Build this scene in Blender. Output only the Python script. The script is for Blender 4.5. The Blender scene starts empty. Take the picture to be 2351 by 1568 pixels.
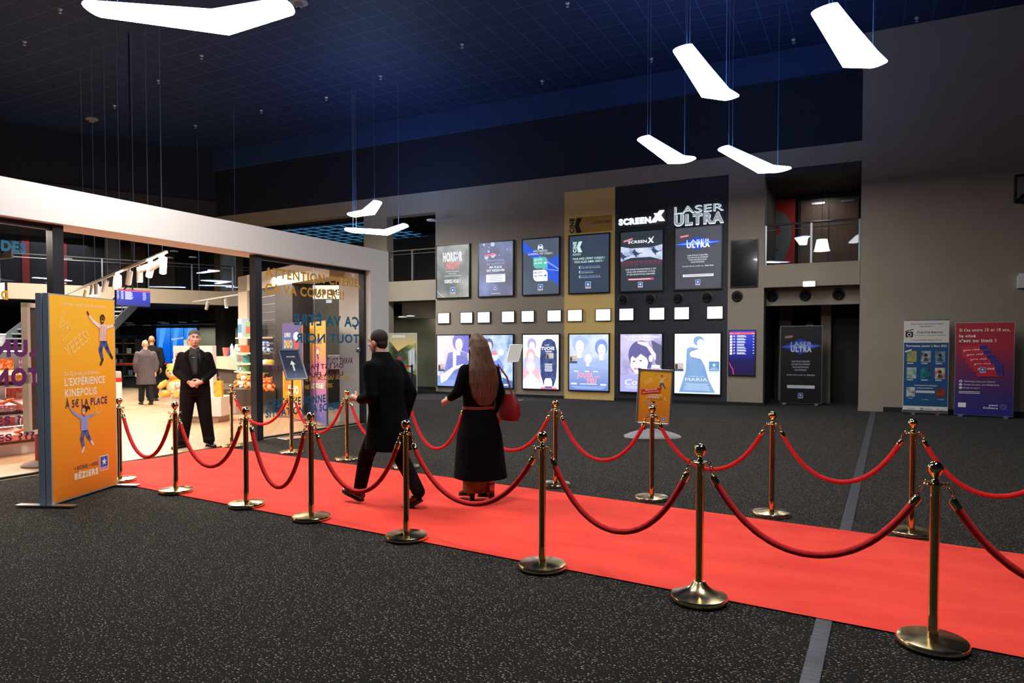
import bpy, bmesh, math, random
from mathutils import Vector, Matrix
random.seed(7)
SC = bpy.context.scene
COL = SC.collection
PI = math.pi
# ---------------------------------------------------------------- camera
F = 1600.0; CH = 1.65; PITCH = math.radians(1.7); CX = 1175.5
YPP = 792 + F * math.tan(PITCH); YAW = math.radians(26.85)
FW0 = Vector((-math.sin(YAW), math.cos(YAW), 0)); RT = Vector((math.cos(YAW), math.sin(YAW), 0)); UPV = Vector((0, 0, 1))
FW = FW0 * math.cos(PITCH) - UPV * math.sin(PITCH); UP = UPV * math.cos(PITCH) + FW0 * math.sin(PITCH)
EYE = Vector((0, 0, CH))
def ray(x, y): return FW + RT * ((x - CX) / F) - UP * ((y - YPP) / F)
def atz(x, y, z=0.0):
    d = ray(x, y); return EYE + d * ((z - CH) / d.z)
def aty(x, y, Y):
    d = ray(x, y); return EYE + d * (Y / d.y)
def atx(x, y, X):
    d = ray(x, y); return EYE + d * (X / d.x)
cd = bpy.data.cameras.new('camera'); cam = bpy.data.objects.new('camera', cd); COL.objects.link(cam)
cd.sensor_width = 36; cd.lens = 36 * F / 2351; cd.shift_y = (YPP - 784) / 2351; cd.clip_end = 200
cam.location = EYE; cam.rotation_euler = (PI / 2 - PITCH, 0, YAW)
SC.camera = cam
SC.view_settings.view_transform = 'Standard'; SC.view_settings.look = 'None'
SC.view_settings.exposure = 0; SC.view_settings.gamma = 1; SC.view_settings.use_curve_mapping = False
# ---------------------------------------------------------------- materials
def lin(c):
    r = []
    for x in c[:3]:
        x = x / 255.0
        r.append(x / 12.92 if x <= .04045 else ((x + .055) / 1.055) ** 2.4)
    return (r[0], r[1], r[2], 1)
MATS = {}
def M(name, rgb, rough=.6, metal=0, e=0, sheen=0, spec=None, coat=0):
    k = (name, tuple(rgb), e)
    if k in MATS: return MATS[k]
    m = bpy.data.materials.new(name); m.use_nodes = True
    b = m.node_tree.nodes['Principled BSDF']; c = lin(rgb)
    b.inputs['Base Color'].default_value = c if not e else (c[0] * .2, c[1] * .2, c[2] * .2, 1)
    b.inputs['Roughness'].default_value = rough; b.inputs['Metallic'].default_value = metal
    if e:
        b.inputs['Emission Color'].default_value = c; b.inputs['Emission Strength'].default_value = e
    if sheen:
        b.inputs['Sheen Weight'].default_value = sheen; b.inputs['Sheen Roughness'].default_value = .4
    if spec is not None: b.inputs['Specular IOR Level'].default_value = spec
    if coat: b.inputs['Coat Weight'].default_value = coat
    m.diffuse_color = c
    MATS[k] = m; return m
class NT:
    def __init__(s, m): s.t = m.node_tree; s.n = s.t.nodes; s.b = s.n['Principled BSDF']
    def new(s, typ, **kw):
        n = s.n.new(typ)
        for k, v in kw.items():
            if k in n.inputs: n.inputs[k].default_value = v
            else: setattr(n, k, v)
        return n
    def l(s, a, b): s.t.links.new(a, b)
    def ramp(s, src, stops, interp='LINEAR'):
        r = s.n.new('ShaderNodeValToRGB'); cr = r.color_ramp; cr.interpolation = interp
        while len(cr.elements) < len(stops): cr.elements.new(.5)
        for el, (p, c) in zip(cr.elements, stops): el.position = p; el.color = c
        s.l(src, r.inputs[0]); return r.outputs[0]
    def math(s, op, a, b=None, c=None):
        n = s.n.new('ShaderNodeMath'); n.operation = op
        for i, v in enumerate((a, b, c)):
            if v is None: continue
            if isinstance(v, (int, float)): n.inputs[i].default_value = v
            else: s.l(v, n.inputs[i])
        return n.outputs[0]
    def mix(s, f, a, b):
        n = s.n.new('ShaderNodeMix'); n.data_type = 'RGBA'
        s.l(f, n.inputs[0]) if not isinstance(f, (int, float)) else setattr(n.inputs[0], 'default_value', f)
        for i, v in ((6, a), (7, b)):
            if isinstance(v, tuple): n.inputs[i].default_value = v
            else: s.l(v, n.inputs[i])
        return n.outputs[2]
    def pos(s):
        g = s.n.new('ShaderNodeNewGeometry'); x = s.n.new('ShaderNodeSeparateXYZ'); s.l(g.outputs['Position'], x.inputs[0]); return g.outputs['Position'], x.outputs
    def bump(s, h, strength=.3, dist=.01):
        b = s.n.new('ShaderNodeBump'); b.inputs['Strength'].default_value = strength; b.inputs['Distance'].default_value = dist
        s.l(h, b.inputs['Height']); s.l(b.outputs[0], s.b.inputs['Normal'])
def noise_mat(name, cols, scale, rough=.6, detail=4, e=0, stretch=None, stops=None):
    m = M(name, cols[0], rough, e=e); t = NT(m); p, x = t.pos(); src = p
    if stretch:
        mp = t.new('ShaderNodeMapping'); mp.inputs['Scale'].default_value = stretch; t.l(p, mp.inputs[0]); src = mp.outputs[0]
    n = t.new('ShaderNodeTexNoise', Scale=scale, Detail=detail); t.l(src, n.inputs['Vector'])
    k = len(cols); st = stops or [.3 + .4 * i / max(1, k - 1) for i in range(k)]
    o = t.ramp(n.outputs[0], [(st[i], lin(c)) for i, c in enumerate(cols)])
    if e: t.l(o, t.b.inputs['Emission Color'])
    else: t.l(o, t.b.inputs['Base Color'])
    return m
def grad_mat(name, z0, z1, cols, rough=.5, e=0, noise=0):
    m = M(name, cols[0], rough, e=e); t = NT(m); p, x = t.pos()
    f = t.math('DIVIDE', t.math('SUBTRACT', x[2], z0), z1 - z0)
    k = len(cols); o = t.ramp(f, [(i / (k - 1), lin(c)) for i, c in enumerate(cols)])
    if noise:
        n = t.new('ShaderNodeTexNoise', Scale=noise, Detail=5.0); t.l(p, n.inputs['Vector'])
        q = t.ramp(n.outputs[0], [(.35, (.45, .45, .5, 1)), (.65, (1, 1, 1, 1))])
        mx = t.n.new('ShaderNodeMix'); mx.data_type = 'RGBA'; mx.blend_type = 'MULTIPLY'; mx.inputs[0].default_value = 1
        t.l(o, mx.inputs[6]); t.l(q, mx.inputs[7]); o = mx.outputs[2]
    t.l(o, t.b.inputs['Emission Color' if e else 'Base Color'])
    return m
def glass_mat(name='clear glass', tint=(1, 1, 1, 1), refl=.9):
    m = bpy.data.materials.new(name); m.use_nodes = True; t = m.node_tree; t.nodes.clear()
    o = t.nodes.new('ShaderNodeOutputMaterial'); mx = t.nodes.new('ShaderNodeMixShader'); tr = t.nodes.new('ShaderNodeBsdfTransparent')
    gl = t.nodes.new('ShaderNodeBsdfGlossy'); lw = t.nodes.new('ShaderNodeLayerWeight'); lw.inputs[0].default_value = .5
    pw = t.nodes.new('ShaderNodeMath'); pw.operation = 'POWER'; pw.inputs[1].default_value = 4.5; ma = t.nodes.new('ShaderNodeMath'); ma.operation = 'MULTIPLY_ADD'; ma.inputs[1].default_value = refl * .5; ma.inputs[2].default_value = .03
    t.links.new(lw.outputs['Facing'], pw.inputs[0]); t.links.new(pw.outputs[0], ma.inputs[0])
    gl.inputs['Roughness'].default_value = .01; tr.inputs[0].default_value = tint
    t.links.new(ma.outputs[0], mx.inputs[0]); t.links.new(tr.outputs[0], mx.inputs[1]); t.links.new(gl.outputs[0], mx.inputs[2]); t.links.new(mx.outputs[0], o.inputs[0])
    return m
# ---------------------------------------------------------------- mesh builder
class MB:
    def __init__(s): s.v = []; s.f = []; s.m = []; s.sm = []; s.mats = []
    def mi(s, mat):
        if mat not in s.mats: s.mats.append(mat)
        return s.mats.index(mat)
    def add(s, V, Fc, mat, smooth=False):
        o = len(s.v); i = s.mi(mat); s.v += [tuple(v) for v in V]
        for f in Fc: s.f.append(tuple(o + k for k in f)); s.m.append(i); s.sm.append(smooth)
        return s
    def box(s, x0, x1, y0, y1, z0, z1, mat):
        V = [(x, y, z) for x in (x0, x1) for y in (y0, y1) for z in (z0, z1)]
        return s.add(V, [(0, 1, 3, 2), (4, 6, 7, 5), (0, 4, 5, 1), (2, 3, 7, 6), (0, 2, 6, 4), (1, 5, 7, 3)], mat)
    def obox(s, c, size, mat, R=None, bev=0):
        hx, hy, hz = (k / 2 for k in size); R = R or Matrix.Identity(3); c = Vector(c)
        if bev:
            pl = []
            for sx, sy in ((1, 1), (-1, 1), (-1, -1), (1, -1)):
                pl += ([(hx, hy - bev), (hx - bev, hy)] if (sx, sy) == (1, 1) else [(-hx + bev, hy), (-hx, hy - bev)] if (sx, sy) == (-1, 1) else [(-hx, -hy + bev), (-hx + bev, -hy)] if (sx, sy) == (-1, -1) else [(hx - bev, -hy), (hx, -hy + bev)])
            rings = [(1 - bev / hx, 1 - bev / hy, -hz), (1, 1, -hz + bev), (1, 1, hz - bev), (1 - bev / hx, 1 - bev / hy, hz)]
            V = [c + R @ Vector((x * a, y * b, z)) for a, b, z in rings for x, y in pl]; n = 8; Fc = [tuple(range(n - 1, -1, -1)), tuple(range(3 * n, 4 * n))]
            Fc += [(r * n + i, r * n + (i + 1) % n, (r + 1) * n + (i + 1) % n, (r + 1) * n + i) for r in range(3) for i in range(n)]
            return s.add(V, Fc, mat)
        V = [c + R @ Vector((x, y, z)) for x in (-hx, hx) for y in (-hy, hy) for z in (-hz, hz)]
        return s.add(V, [(0, 1, 3, 2), (4, 6, 7, 5), (0, 4, 5, 1), (2, 3, 7, 6), (0, 2, 6, 4), (1, 5, 7, 3)], mat)
    def slab(s, poly, z0, z1, mat):
        n = len(poly); V = [(p[0], p[1], z0) for p in poly] + [(p[0], p[1], z1) for p in poly]
        return s.add(V, [tuple(range(n - 1, -1, -1)), tuple(range(n, 2 * n))] + [(i, (i + 1) % n, n + (i + 1) % n, n + i) for i in range(n)], mat)
    def extr(s, poly, d, mat):
        n = len(poly); d = Vector(d); V = [Vector(p) for p in poly]; V += [p + d for p in V]
        return s.add(V, [tuple(range(n - 1, -1, -1)), tuple(range(n, 2 * n))] + [(i, (i + 1) % n, n + (i + 1) % n, n + i) for i in range(n)], mat)
    def rings(s, R, mat, smooth=True, caps=True):
        n = len(R[0]); V = [p for r in R for p in r]
        Fc = [(k * n + i, k * n + (i + 1) % n, (k + 1) * n + (i + 1) % n, (k + 1) * n + i) for k in range(len(R) - 1) for i in range(n)]
        s.add(V, Fc, mat, smooth)
        if caps:
            s.add(R[0], [tuple(range(n - 1, -1, -1))], mat); s.add(R[-1], [tuple(range(n))], mat)
        return s
    def lathe(s, prof, c=(0, 0, 0), mat=None, n=32, smooth=True):
        return s.rings([[(c[0] + r * math.cos(2 * PI * i / n), c[1] + r * math.sin(2 * PI * i / n), c[2] + z) for i in range(n)] for r, z in prof], mat, smooth)
    def tube(s, pts, r, mat, n=10, caps=True):
        P = [Vector(p) for p in pts]; rr = r if isinstance(r, (list, tuple)) else [r] * len(P); R = []
        a = None
        for i, p in enumerate(P):
            t = (P[min(i + 1, len(P) - 1)] - P[max(i - 1, 0)]).normalized()
            if a is None: a = t.orthogonal().normalized()
            a = (a - t * a.dot(t)).normalized(); b = t.cross(a)
            R.append([p + (a * math.cos(2 * PI * k / n) + b * math.sin(2 * PI * k / n)) * rr[i] for k in range(n)])
        return s.rings(R, mat, True, caps)
    def sph(s, c, r, mat, n=16, m=10, R=None):
        r = r if isinstance(r, (tuple, list)) else (r, r, r); c = Vector(c); R = R or Matrix.Identity(3); L = []
        for j in range(1, m):
            a = PI * j / m; L.append([c + R @ Vector((r[0] * math.sin(a) * math.cos(2 * PI * i / n), r[1] * math.sin(a) * math.sin(2 * PI * i / n), -r[2] * math.cos(a))) for i in range(n)])
        V = [c + R @ Vector((0, 0, -r[2]))] + [p for l in L for p in l] + [c + R @ Vector((0, 0, r[2]))]; e = len(V) - 1
        Fc = [(0, 1 + (i + 1) % n, 1 + i) for i in range(n)] + [(1 + k * n + i, 1 + k * n + (i + 1) % n, 1 + (k + 1) * n + (i + 1) % n, 1 + (k + 1) * n + i) for k in range(m - 2) for i in range(n)] + [(e, 1 + (m - 2) * n + i, 1 + (m - 2) * n + (i + 1) % n) for i in range(n)]
        return s.add(V, Fc, mat, True)
    def build(s, name, parent=None, origin=None):
        me = bpy.data.meshes.new(name); o0 = Vector(origin) if origin is not None else Vector((0, 0, 0))
        me.from_pydata([Vector(v) - o0 for v in s.v], [], s.f)
        for m in s.mats: me.materials.append(m)
        me.polygons.foreach_set('material_index', s.m); me.polygons.foreach_set('use_smooth', s.sm); me.update()
        if any(s.sm): me.set_sharp_from_angle(angle=.7)
        o = bpy.data.objects.new(name, me); COL.objects.link(o); o.location = o0
        if parent: o.parent = parent
        return o
def tag(o, label, cat, group=None):
    o['label'] = label; o['category'] = cat
    if group: o['group'] = group
    return o
def thing(name, loc, label, cat, group=None, rz=0):
    o = bpy.data.objects.new(name, None); COL.objects.link(o); o.location = loc; o.rotation_euler.z = rz; o.empty_display_size = .1
    return tag(o, label, cat, group)
def struct(mb, name, label=None):
    o = mb.build(name); o['kind'] = 'structure'
    if label: o['label'] = label
    return o
KIDS = {}
def copy_tree(o, parent=None):
    c = o.copy(); COL.objects.link(c)
    if parent: c.parent = parent
    for ch in list(o.children): copy_tree(ch, c)
    return c
def light(name, typ, loc, energy, col=(1, 1, 1), size=.5, size_y=None, target=None, spread=None, blend=.5, ang=None):
    d = bpy.data.lights.new(name, typ); d.energy = energy; d.color = col
    if typ == 'AREA':
        d.size = size
        if size_y: d.shape = 'RECTANGLE'; d.size_y = size_y
        if spread: d.spread = spread
    else:
        d.shadow_soft_size = size
        if ang: d.spot_size = ang; d.spot_blend = blend
    o = bpy.data.objects.new(name, d); COL.objects.link(o); o.location = loc
    if target is not None: o.rotation_euler = (Vector(target) - Vector(loc)).to_track_quat('-Z', 'Y').to_euler()
    return o
# ---------------------------------------------------------------- flat print on a panel
TXT = {}
def text_geo(s, bold=0):
    k = (s, bold)
    if k in TXT: return TXT[k]
    cu = bpy.data.curves.new('t', 'FONT'); cu.body = s; cu.size = 1; cu.offset = bold; cu.resolution_u = 3 if len(s) < 24 else 2; cu.space_character = 1 + bold * 4
    o = bpy.data.objects.new('t', cu); COL.objects.link(o)
    me = bpy.data.meshes.new_from_object(o.evaluated_get(bpy.context.evaluated_depsgraph_get()))
    V = [(v.co.x, v.co.y) for v in me.vertices]; Fc = [tuple(p.vertices) for p in me.polygons]
    bpy.data.objects.remove(o); bpy.data.meshes.remove(me); bpy.data.curves.remove(cu)
    TXT[k] = (V, Fc); return TXT[k]
class Print:
    """flat printed sheet: x 0..1 left to right, y 0..1 top to bottom; lettering and shapes are thin inked layers"""
    def __init__(s, mb, o, U, V, eps=.0012):
        s.mb = mb; s.o = Vector(o); s.U = Vector(U); s.V = Vector(V); s.w = s.U.length; s.h = s.V.length
        s.N = s.U.cross(s.V).normalized(); s.eps = eps
    def pt(s, x, y, L=1): return s.o + s.U * x + s.V * (1 - y) + s.N * (s.eps * L)
    def poly(s, pts, mat, L=1):
        q = []
        for x, y in pts:
            x, y = min(1, max(0, x)), min(1, max(0, y))
            if not q or abs(q[-1][0] - x) + abs(q[-1][1] - y) > 1e-6: q.append((x, y))
        if len(q) > 2 and abs(q[0][0] - q[-1][0]) + abs(q[0][1] - q[-1][1]) < 1e-6: q.pop()
        if len(q) < 3: return s
        pts = q
        s.mb.add([s.pt(x, y, L) for x, y in pts], [tuple(range(len(pts)))], mat); return s
    def rect(s, x0, y0, x1, y1, mat, L=1, rot=0):
        cx, cy = (x0 + x1) / 2, (y0 + y1) / 2
        return s.poly([s.rot(x, y, cx, cy, rot) for x, y in ((x0, y1), (x1, y1), (x1, y0), (x0, y0))], mat, L)
    def rot(s, x, y, cx, cy, a):
        if not a: return (x, y)
        dx, dy = (x - cx) * s.w, (y - cy) * s.h; c, q = math.cos(math.radians(a)), math.sin(math.radians(a))
        return (cx + (dx * c + dy * q) / s.w, cy + (-dx * q + dy * c) / s.h)
    def ell(s, cx, cy, rx, ry, mat, L=1, n=24, rot=0):
        return s.poly([s.rot(cx + rx * math.cos(-2 * PI * i / n), cy + ry * math.sin(-2 * PI * i / n), cx, cy, rot) for i in range(n)], mat, L)
    def stroke(s, pts, w, mat, L=1):
        ww = w if isinstance(w, (list, tuple)) else [w] * len(pts)
        for i, (x, y) in enumerate(pts): s.ell(x, y, ww[i] / 2 / s.w, ww[i] / 2 / s.h, mat, L, 10)
        for i in range(len(pts) - 1):
            a = Vector((pts[i][0] * s.w, pts[i][1] * s.h)); b = Vector((pts[i + 1][0] * s.w, pts[i + 1][1] * s.h)); d = (b - a)
            if d.length < 1e-6: continue
            n = Vector((-d.y, d.x)).normalized()
            q = [a + n * ww[i] / 2, b + n * ww[i + 1] / 2, b - n * ww[i + 1] / 2, a - n * ww[i] / 2]
            s.poly([(p.x / s.w, p.y / s.h) for p in q], mat, L)
        return s
    def text(s, body, box, mat, L=2, bold=0.0, mirror=False, rot=0, align='f', shear=0):
        V, Fc = text_geo(body, bold); x0, y0, x1, y1 = box
        a = min(v[0] for v in V); b = max(v[0] for v in V); ch = .71
        cx, cy = (x0 + x1) / 2, (y0 + y1) / 2; out = []
        for vx, vy in V:
            t = (vx - a) / (b - a)
            if mirror: t = 1 - t
            x = x0 + (x1 - x0) * t; y = y1 - (y1 - y0) * vy / ch
            x += shear * (y1 - y) * s.h / s.w
            out.append(s.pt(*s.rot(x, y, cx, cy, rot), L))
        if mirror: Fc = [tuple(reversed(f)) for f in Fc]
        s.mb.add(out, Fc, mat); return s
    def lines(s, x0, y0, x1, n, dy, mat, L=2, h=.35, cen=False):
        for i in range(n):
            ln = (x1 - x0) * random.uniform(.72, 1); a = (x0 + x1) / 2 - ln / 2 if cen else x0
            s.rect(a, y0 + i * dy, a + ln, y0 + i * dy + dy * h, mat, L)
        return s
    def star(s, cx, cy, r, mat, L):
        return s.poly([(cx + r * k * math.sin(i * PI / 5) / s.w, cy - r * k * math.cos(i * PI / 5) / s.h) for i in range(9, -1, -1) for k in [(1, .42)[i % 2]]], mat, L)
    def logo(s, cx, cy, hh, L=2, e=0, rot=0):
        hx, hy = hh * .43 / s.w, hh * .5 / s.h; w = M('logo white', (240, 242, 250), e=e); b = M('logo blue', (28, 92, 180), e=e); r = M('logo red', (200, 50, 60), e=e)
        s.rect(cx - hx, cy - hy, cx + hx, cy + hy, w, L, rot); s.rect(cx - hx * .88, cy - hy * .9, cx + hx * .88, cy + hy * .5, b, L + 1, rot)
        s.rect(cx - hx * .88, cy + hy * .56, cx + hx * .88, cy + hy * .9, r, L + 1, rot); s.star(cx, cy - hy * .18, hh * .26, w, L + 2)
        s.text('KINEPOLIS', (cx - hx * .75, cy + hy * .64, cx + hx * .75, cy + hy * .82), w, L + 2, .02); return s
# ================================================================ MATERIALS OF THE PLACE
def carpet_mat(name, base, fleck, dens=.5, sc=62):
    m = M(name, base, .95, spec=.15, sheen=.05); t = NT(m); p, x = t.pos()
    v = t.new('ShaderNodeTexVoronoi', Scale=sc); v.voronoi_dimensions = '2D'; mp = t.new('ShaderNodeMapping'); mp.inputs['Rotation'].default_value = (0, 0, .5); mp.inputs['Scale'].default_value = (1, 1.5, 1)
    t.l(p, mp.inputs[0]); t.l(mp.outputs[0], v.inputs['Vector'])
    sx = t.new('ShaderNodeSeparateColor'); t.l(v.outputs['Color'], sx.inputs[0])
    rad = t.math('MULTIPLY', t.math('SUBTRACT', sx.outputs[0], 1 - dens), .3)
    n = t.new('ShaderNodeTexNoise', Scale=1.1, Detail=3.0); t.l(p, n.inputs['Vector'])
    f = t.math('LESS_THAN', v.outputs['Distance'], rad)
    f = t.math('MULTIPLY', f, t.math('ADD', t.math('MULTIPLY', sx.outputs[1], .8), .25))
    n2 = t.new('ShaderNodeTexNoise', Scale=300.0, Detail=2.0); t.l(p, n2.inputs['Vector'])
    bc = t.mix(n.outputs[0], lin(tuple(c * .8 for c in base)), lin(tuple(min(255, c * 1.2) for c in base)))
    t.l(t.mix(f, bc, lin(fleck)), t.b.inputs['Base Color']); t.bump(n2.outputs[0], .5, .004); return m
m_carpet = carpet_mat('dark flecked carpet', (20, 18, 17), (160, 153, 132), .93, 44)
m_carpet2 = carpet_mat('lighter carpet', (52, 51, 52), (120, 118, 110), .5, 60)
def wood_floor():
    m = M('pale oak floor', (190, 160, 125), .42); t = NT(m); p, x = t.pos()
    mp = t.new('ShaderNodeMapping'); mp.inputs['Rotation'].default_value = (0, 0, .85); t.l(p, mp.inputs[0])
    b = t.new('ShaderNodeTexBrick'); b.inputs['Scale'].default_value = 1; b.inputs['Brick Width'].default_value = 1.1; b.inputs['Row Height'].default_value = .16
    b.inputs['Mortar Size'].default_value = .003; b.inputs['Color1'].default_value = lin((205, 176, 138)); b.inputs['Color2'].default_value = lin((186, 154, 116)); b.inputs['Mortar'].default_value = lin((120, 95, 70))
    t.l(mp.outputs[0], b.inputs['Vector']); n = t.new('ShaderNodeTexNoise', Scale=3.0, Detail=6.0); q = t.new('ShaderNodeMapping'); q.inputs['Scale'].default_value = (1, 9, 1); t.l(mp.outputs[0], q.inputs[0]); t.l(q.outputs[0], n.inputs['Vector'])
    t.l(t.mix(t.math('MULTIPLY', n.outputs[0], .5), b.outputs[0], lin((160, 130, 98))), t.b.inputs['Base Color']); return m
m_wood = wood_floor()
def red_mat():
    m = M('red felt carpet', (236, 66, 54), .9, spec=.2); t = NT(m); p, x = t.pos()
    n = t.new('ShaderNodeTexNoise', Scale=2.2, Detail=7.0); mp = t.new('ShaderNodeMapping'); mp.inputs['Scale'].default_value = (.6, 1.6, 1); t.l(p, mp.inputs[0]); t.l(mp.outputs[0], n.inputs['Vector'])
    t.l(t.ramp(n.outputs[0], [(.25, lin((222, 60, 50))), (.7, lin((242, 76, 60)))]), t.b.inputs['Base Color'])
    t.bump(n.outputs[0], .5, .06); return m
m_red = red_mat()
def ceil_mat():
    m = M('navy ceiling tile', (24, 44, 84), .6); t = NT(m); p, x = t.pos(); fs = []
    for k in (0, 1):
        fr = t.math('FRACT', t.math('DIVIDE', t.math('ADD', x[k], 100.1), .6)); fs.append(t.math('LESS_THAN', fr, .035))
    g = t.math('MAXIMUM', fs[0], fs[1])
    n = t.new('ShaderNodeTexNoise', Scale=.35, Detail=3.0); t.l(p, n.inputs['Vector'])
    t.l(t.mix(g, t.mix(n.outputs[0], lin((14, 30, 62)), lin((24, 46, 88))), lin((52, 78, 124))), t.b.inputs['Base Color']); return m
m_ceil = ceil_mat()
def panel_mat():
    m = M('dark acoustic panels', (26, 32, 46), .7); t = NT(m); p, x = t.pos()
    g = t.math('MAXIMUM', t.math('LESS_THAN', t.math('FRACT', t.math('DIVIDE', t.math('ADD', x[0], 100), 1.2)), .012), t.math('LESS_THAN', t.math('FRACT', t.math('DIVIDE', t.math('SUBTRACT', x[2], 6.8), .9)), .016))
    t.l(t.mix(g, lin((22, 30, 48)), lin((8, 9, 12))), t.b.inputs['Base Color']); return m
m_panel = panel_mat()
m_beige = noise_mat('taupe wall paint', [(154, 143, 127), (160, 149, 133)], 1.5, .75)
m_fascia = M('off white fascia paint', (214, 210, 204), .6)
m_beige2 = M('warm beige paint', (214, 194, 170), .6)
m_yellow = M('straw yellow paint', (240, 206, 128), .7)
m_dark = M('anthracite paint', (44, 48, 58), .6)
m_black = M('matte black', (14, 14, 16), .6)
m_navy = M('navy paint', (36, 64, 110), .6)
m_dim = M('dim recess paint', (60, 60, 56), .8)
m_green = M('olive grey paint', (108, 110, 92), .8)
m_white = M('white lacquer', (235, 230, 225), .45)
m_alu = M('brushed aluminium', (190, 192, 196), .3, 1)
m_steel = M('grey steel', (150, 154, 160), .35, 1)
m_frame = M('black aluminium profile', (26, 28, 34), .4)
m_glass = glass_mat()
# ================================================================ SHELL
W = 19.8
b = MB(); b.box(-46, 12, -8, 26, -.12, 0, m_carpet); struct(b, 'floor')
b = MB(); pl = [atz(893, 918), atz(1000, 918), atz(1180, 921), atz(1300, 924), atz(1400, 921)]
b.slab([(p.x, p.y) for p in pl] + [(-6.7, W + .02), (-15.2, W + .02)], 0, .004, m_carpet2); struct(b, 'floor', 'lighter grey carpet band along the poster wall')
b = MB(); b.slab([(-9.33, 1.5), (-9.33, 12.3), (-13, 14.5), (-22.5, 17), (-29, 17.5), (-29, 1.5)], 0, .006, m_wood); struct(b, 'floor', 'pale oak floor of the shop')
b = MB(); b.box(-46, 12, -8, 26, 9.35, 9.5, m_ceil); struct(b, 'ceiling')
b = MB(); b.slab([(-.28, 3.0), (-.195, 3.0), (.27, 19.4), (.15, 19.4)], 0, .005, noise_mat('scuffed metal strip', [(34, 38, 48), (70, 74, 84)], 6, .4, stretch=(1, 8, 1))); struct(b, 'trim_1', 'metal expansion strip across the carpet')
# poster wall, x runs left to right along it
b = MB()
b.box(-12.9, -8.23, W, W + .4, 0, 6.3, m_beige); b.box(-8.23, -6.62, W, W + .4, .0, 6.3, m_yellow); b.box(-6.62, -3.38, W, W + .4, 0, 6.28, m_dark); b.box(-3.38, -2.44, W, W + .4, 0, 6.3, m_beige)
b.box(-46, -.13, W, W + .4, 6.3, 6.8, m_beige)
b.box(-46, -.13, W + .02, W + .4, 6.8, 8.62, m_panel)
b.box(-15.93, -14.93, W + .02, W + .4, 0, 6.3, m_beige)
b.box(-12.88, -12.5, W + .4, 23, 0, 6.3, m_beige); b.box(-2.85, -2.5, W + .4, 23, 0, 6.3, m_dim)
struct(b, 'wall_back')
b = MB(); b.box(-46, 12, W - .12, W + .3, 8.62, 9.35, m_navy); struct(b, 'trim_2', 'navy bulkhead band under the ceiling')
b = MB(); b.box(-12.92, -8.23, W - .02, W, 0, .09, m_black); b.box(-6.62, -2.43, W - .02, W, 0, .09, m_black); struct(b, 'baseboard_back')
b = MB(); b.box(-.13, 12, 19.5, 20, 0, 9.35, m_beige); struct(b, 'wall_right')
b = MB(); b.box(.42, 12, 19.48, 19.5, 0, .12, m_black); b.box(-.14, .42, 19.485, 19.5, 0, .1, m_beige); struct(b, 'baseboard_right')
# passages left and right of the poster wall: lower lintels, gallery slabs, side and end walls
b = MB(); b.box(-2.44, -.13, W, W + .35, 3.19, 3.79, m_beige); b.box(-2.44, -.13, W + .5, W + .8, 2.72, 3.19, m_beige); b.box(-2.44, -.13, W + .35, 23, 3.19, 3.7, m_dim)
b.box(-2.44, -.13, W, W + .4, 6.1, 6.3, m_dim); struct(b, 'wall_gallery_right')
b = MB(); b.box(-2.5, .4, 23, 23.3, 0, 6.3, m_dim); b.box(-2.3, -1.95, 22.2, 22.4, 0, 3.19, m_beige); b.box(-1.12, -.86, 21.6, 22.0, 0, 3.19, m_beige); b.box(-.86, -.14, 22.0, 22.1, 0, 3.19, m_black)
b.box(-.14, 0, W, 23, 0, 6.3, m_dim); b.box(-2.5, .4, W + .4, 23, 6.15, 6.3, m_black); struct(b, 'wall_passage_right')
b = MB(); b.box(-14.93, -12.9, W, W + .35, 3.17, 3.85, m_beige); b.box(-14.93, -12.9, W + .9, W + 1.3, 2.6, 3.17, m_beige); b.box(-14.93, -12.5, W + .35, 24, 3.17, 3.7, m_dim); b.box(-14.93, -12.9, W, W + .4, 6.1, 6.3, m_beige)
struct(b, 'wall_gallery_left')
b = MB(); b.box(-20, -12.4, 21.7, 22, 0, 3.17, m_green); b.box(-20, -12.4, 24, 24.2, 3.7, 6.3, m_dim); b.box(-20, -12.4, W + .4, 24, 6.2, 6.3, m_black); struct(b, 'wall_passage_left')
b = MB(); b.box(-15, -12.45, 21.67, 21.7, 0, .1, m_black); struct(b, 'baseboard_left')
# ================================================================ RED CARPET, STANCHIONS, ROPES
b = MB(); N = 40; near = lambda x: 5.36 - (x + 9.2) * .092; far = lambda x: 7.86 - (x + 9.2) * .1165
V = []; Fc = []
for i in range(N + 1):
    x = -9.2 + 13.0 * i / N
    for j in range(9):
        t = j / 8; y = near(x) * (1 - t) + far(x) * t
        z = .008 + .004 * math.sin(x * 3.1 + j * 1.3) * math.sin(j * .9) * (1 if 0 < j < 8 else 0)
        xx = x + (.06 * math.sin(j * 1.7) if i == 0 else 0)
        V.append((xx, y, z))
Fc = [(i * 9 + j, (i + 1) * 9 + j, (i + 1) * 9 + j + 1, i * 9 + j + 1) for i in range(N) for j in range(8)]
b.add(V, Fc, m_red, True)
tag(b.build('red_carpet'), 'long bright red carpet runner laid between the two rows of brass stanchions', 'carpet')
def brass_mat(name, rgb, rough):
    m = M(name, rgb, rough, 1); t = NT(m); p, x = t.pos(); n = t.new('ShaderNodeTexNoise', Scale=9.0, Detail=3.0); t.l(p, n.inputs['Vector'])
    t.l(t.ramp(n.outputs[0], [(.3, (rough * .6,) * 3 + (1,)), (.75, (rough * 1.7,) * 3 + (1,))]), t.b.inputs['Roughness']); return m
m_brass = brass_mat('polished brass', (236, 206, 140), .09); m_brass2 = brass_mat('handled brass', (232, 212, 162), .17)
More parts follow.
